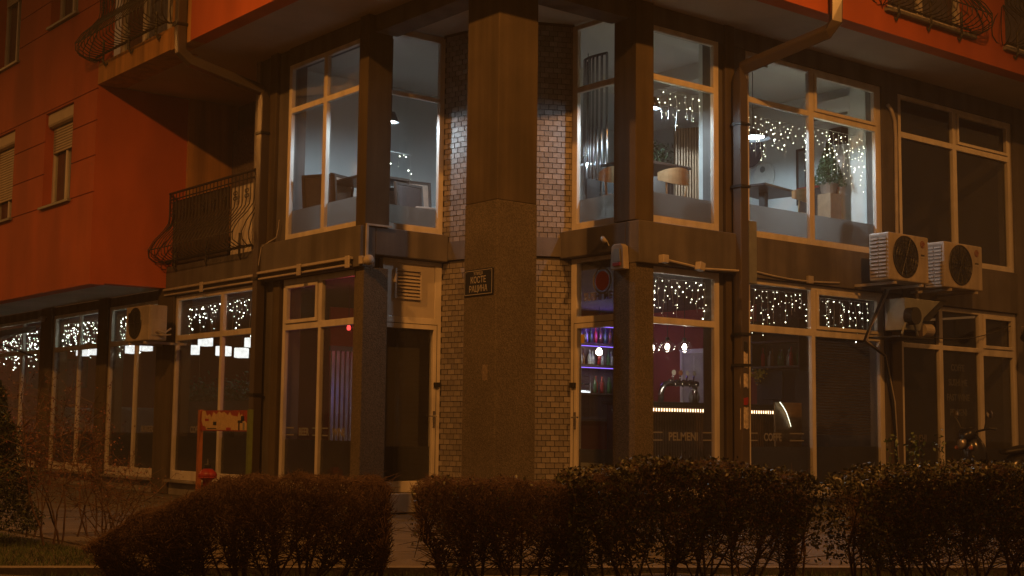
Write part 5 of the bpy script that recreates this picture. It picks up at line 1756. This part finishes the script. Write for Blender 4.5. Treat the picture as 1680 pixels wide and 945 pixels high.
    if leafy:
        nl = int(9500 * L * leafy)
        U = rng.uniform(-.03, L + .03, nl)
        hh = top(np.clip(U, 0, L))
        face = rng.uniform(0, 1, nl)
        z = np.where(face < .3, hh + rng.normal(0, .02, nl) - np.abs(rng.normal(0, .04, nl)), hh * rng.uniform(.10, 1.0, nl) ** .75)
        vv = np.where(face < .3, rng.uniform(-D * .52, D * .52, nl), np.sign(rng.uniform(-1, 1, nl)) * (D * .5 - np.abs(rng.normal(0, .10, nl))))
        # gaps low down where the bare stems show
        keep = (z > hh * (.16 + .30 * (np.sin(U * 2.6 + seed) * .5 + .5) + rng.normal(0, .07, nl))) & (np.sin(U * 9 + z * 14 + seed) * np.sin(z * 11 - U * 5) > -.82)
        C = np.stack([U, vv, z], 1)[keep]
        V2, F2 = leaves(C, .037, .2, .55, rng)
        np_mesh('foliage', V2, F2, M['leaf'], t, 'stuff')
    return t
hedge('bare twiggy hedge at the left, its left end lower and ragged', -6.08, -3.18, 2.08, .815, .72, 0, 21, slope_left=.45, density=1.2, waist=.28)
hedge('bare round-topped hedge in front of the corner column', -4.18, -4.40, 1.22, .82, .78, 0.06, 22, slope_left=.03, density=1.4, waist=.30)
hedge('leafy clipped hedge right of the column, its stems bare at the foot', -3.28, -5.02, 1.79, .935, .85, .85, 23, slope_right=.07, waist=.25)
hedge('dense leafy hedge at the right edge of the picture', -1.50, -6.17, 2.3, .935, .9, 1.25, 24, slope_left=.03, waist=.15)
# a small young hedge shoot cluster poking above the right hedge
t = thing('shrub', 'small light-green shoots poking above the right hedge', 'shrub', (.35, -5.5, 0))
st_p = []
for k in range(9):
    a = np.array([random.uniform(-.5, .5), random.uniform(-.1, .1), .0])
    st_p.append((a, a + np.array([random.uniform(-.1, .1), 0, random.uniform(.98, 1.14)])))
V, F = sticks([s[0] for s in st_p], [s[1] for s in st_p], .005, .002)
np_mesh('stems', V, F, M['twig'], t, 'stuff')
C = np.concatenate([np.array([s[0] + (s[1] - s[0]) * f for f in RNG.uniform(.85, 1.0, 16)]) + RNG.normal(0, .03, (16, 3)) for s in st_p])
V, F = leaves(C, .045, .3, .5)
np_mesh('foliage', V, F, M['plant'], t, 'stuff')

# shrubs and conifer at the left
def shrub(label, x, y, H, spread, n_stems, n_leaf, seed, material='redleaf', leaf=.035):
    rng = np.random.default_rng(seed)
    t = thing('shrub', label, 'shrub', (x, y, 0), 0, 'thin red-leaved shrubs at the left')
    P0, P1, R0, R1, C = [], [], [], [], []
    for i in range(n_stems):
        p = np.array([rng.normal(0, .05), rng.normal(0, .05), 0])
        d = np.array([rng.normal(0, spread), rng.normal(0, spread), 1.0])
        r = rng.uniform(.007, .014)
        h = H * rng.uniform(.6, 1.0)
        k = 9
        for j in range(k):
            q = p + d / np.linalg.norm(d) * h / k + rng.normal(0, .012, 3)
            P0.append(p); P1.append(q); R0.append(r * (1 - j / k * .7)); R1.append(r * (1 - (j + 1) / k * .7))
            if j > 2:
                for b in range(3):
                    e = q + rng.normal(0, 1, 3) * np.array([.16, .16, .09]) + np.array([0, 0, .06])
                    P0.append(q); P1.append(e); R0.append(.004); R1.append(.0016)
                    for c in range(3):
                        e2 = e + rng.normal(0, .06, 3)
                        P0.append(e); P1.append(e2); R0.append(.002); R1.append(.001)
                        if j > 3:
                            C += list(e2 + rng.normal(0, .035, (n_leaf, 3)))
            p = q
            d += rng.normal(0, .12, 3)
    V, F = sticks(P0, P1, np.array(R0), np.array(R1))
    np_mesh('stems', V, F, M['twig'], t, 'stuff')
    V, F = leaves(C, leaf, .1, .55, rng)
    np_mesh('foliage', V, F, M[material], t, 'stuff')
    return t
shrub('tall thin red-leaved shrub, nearest the dark conifer', -5.05, .25, 1.5, .16, 5, 4, 31, leaf=.022)
shrub('thin red-leaved shrub standing left of the pillar with the air conditioner', -4.35, 1.1, 1.35, .20, 6, 4, 32, leaf=.022)
shrub('low bare shrub spreading behind the left hedge', -4.5, .2, .85, .35, 8, 1, 33, leaf=.022)
shrub('sparse shrub between the conifer and the tall red-leaved one', -4.9, 1.3, 1.7, .14, 4, 5, 34, leaf=.022)
rng = np.random.default_rng(41)
t = thing('conifer', 'dark conical evergreen at the left edge of the picture', 'tree', (-5.55, .95, 0))
G().tube([(0, 0, 0), (0, 0, 1.5)], [.05, .015], 8).build('trunk', M['bark'], t)
nc = 16000
h = rng.uniform(0, 1, nc) ** .9
rad = (.50 * (1 - h) ** .75 + .05) * (1 + .22 * np.sin(h * 23) * rng.uniform(0, 1, nc))
a = rng.uniform(0, 2 * np.pi, nc)
q = rad * (1 - np.abs(rng.normal(0, .16, nc))) * (1 + .18 * np.sin(a * 5 + h * 9))
V, F = leaves(np.stack([q * np.cos(a), q * np.sin(a), .10 + h * 1.55], 1), .05, .5, .3, rng)
np_mesh('crown', V, F, M['conifer'], t, 'stuff')

# grass
def grass(name, label, count, sampler, hmin, hmax, seed):
    rng = np.random.default_rng(seed)
    P = sampler(rng, count)
    n = len(P)
    h = rng.uniform(hmin, hmax, n)
    a = rng.uniform(0, 2 * np.pi, n)
    w = .0035
    side = np.stack([np.cos(a), np.sin(a), np.zeros(n)], 1) * w
    lean = np.stack([rng.normal(0, .35, n), rng.normal(0, .35, n), np.ones(n)], 1) * h[:, None]
    V = np.stack([P - side, P + side, P + lean * .6 + side * .7, P + lean], 1).reshape(-1, 3)
    F = (np.arange(n) * 4)[:, None] + np.array([[0, 1, 2, 3]])
    o = np_mesh(name, V, F, M['grass'])
    tag(o, label, 'grass', kind='stuff')
    return o
def verge_pts(rng, n):
    x = rng.uniform(-8.5, 8.5, n)
    y = rng.uniform(-1.9, .85, n)
    keep = (np.sin(x * 2.3) * np.sin(y * 3.1 + x) + rng.normal(0, .4, n)) > -.25
    x, y = x[keep], y[keep]
    c, s = math.cos(R(-32.3)), math.sin(R(-32.3))
    return np.stack([-2.9 + c * x - s * y, -5.35 + s * x + c * y, np.full(len(x), .0)], 1)
grass('grass', 'patchy short grass on the planted verge below the hedges', 52000, verge_pts, .02, .075, 51)
def lawn_pts(rng, n):
    return np.stack([rng.uniform(-9.5, -5.0, n), rng.uniform(-1.6, 4.2, n), np.full(n, -.02)], 1)
lo = G().box(-10, -4.92, -2.0, 4.6, -.2, -.012).build('lawn', M['soil'])
lo['kind'] = 'structure'
grass('grass', 'short lawn grass at the lower left corner', 46000, lawn_pts, .02, .06, 52)

# ------------------------------------------------------------------ sodium street lamps that light the two streets
def street_lamp(label, x, y, aim, power):
    t = thing('street_lamp', label, 'street lamp', (x, y, 0), aim, 'sodium street lamps along the two streets')
    G().tube([(0, 0, 0), (0, 0, 1.2), (0, 0, 9.6)], [.11, .09, .055], 12).build('pole', M['galvan'], t, smooth=True)
    G().tube([(0, 0, 9.55), (.12, 0, 9.95), (.5, 0, 10.12), (.9, 0, 10.16)], .035, 8).build('arm', M['galvan'], t, smooth=True)
    loft([(.8, 10.16, .06, .05), (.95, 10.17, .14, .08), (1.4, 10.18, .15, .08), (1.5, 10.17, .08, .05)], 'head', M['galvan'], t)
    G().lathe([(.0, -.035), (.08, -.03), (.12, .0), (.0, .005)], 16, Matrix.Translation((1.2, 0, 10.09)), close=True).build('lens', M['sodium'], t, smooth=True)
    ld = bpy.data.lights.new('lamp_light', 'SPOT')      # downward luminaire with a wide cut-off
    ld.color, ld.energy, ld.shadow_soft_size = SODIUM, power, .10
    ld.spot_size, ld.spot_blend = R(176), .42
    lo_ = bpy.data.objects.new('lamp_light', ld)
    lo_.location = (1.2, 0, 10.0)
    link(lo_, t)
    return t
street_lamp('sodium street lamp lighting the left front near the column', -9.7, -.3, 0, STREET_POWER)
street_lamp('sodium street lamp farther along the left street', -9.7, 22.4, 0, STREET_POWER * .5)
street_lamp('sodium street lamp lighting the right front near the column', .45, -9.3, R(90), STREET_POWER * .95)
street_lamp('sodium street lamp farther along the right street', 24.0, -9.3, R(90), STREET_POWER * .5)

# ------------------------------------------------------------------ night haze that carries the sodium glow
hz = G().box(-162, 162, -162, 162, -1.5, 13.6)
me = mesh_of('haze', hz.v, hz.f, None)
hm, hn, hl = new_mat('night_haze')
hn.remove(hn['Principled BSDF'])
pv = hn.new('ShaderNodeVolumePrincipled')
pv.inputs['Color'].default_value = (0.86, 0.86, 0.86, 1)
pv.inputs['Density'].default_value = HAZE
pv.inputs['Anisotropy'].default_value = 0.2
hl.new(pv.outputs[0], hn['Material Output'].inputs['Volume'])
me.materials.append(hm)
hob = bpy.data.objects.new('haze', me)
link(hob)
tag(hob, 'thin orange-lit night haze round the whole corner', 'haze', kind='stuff')
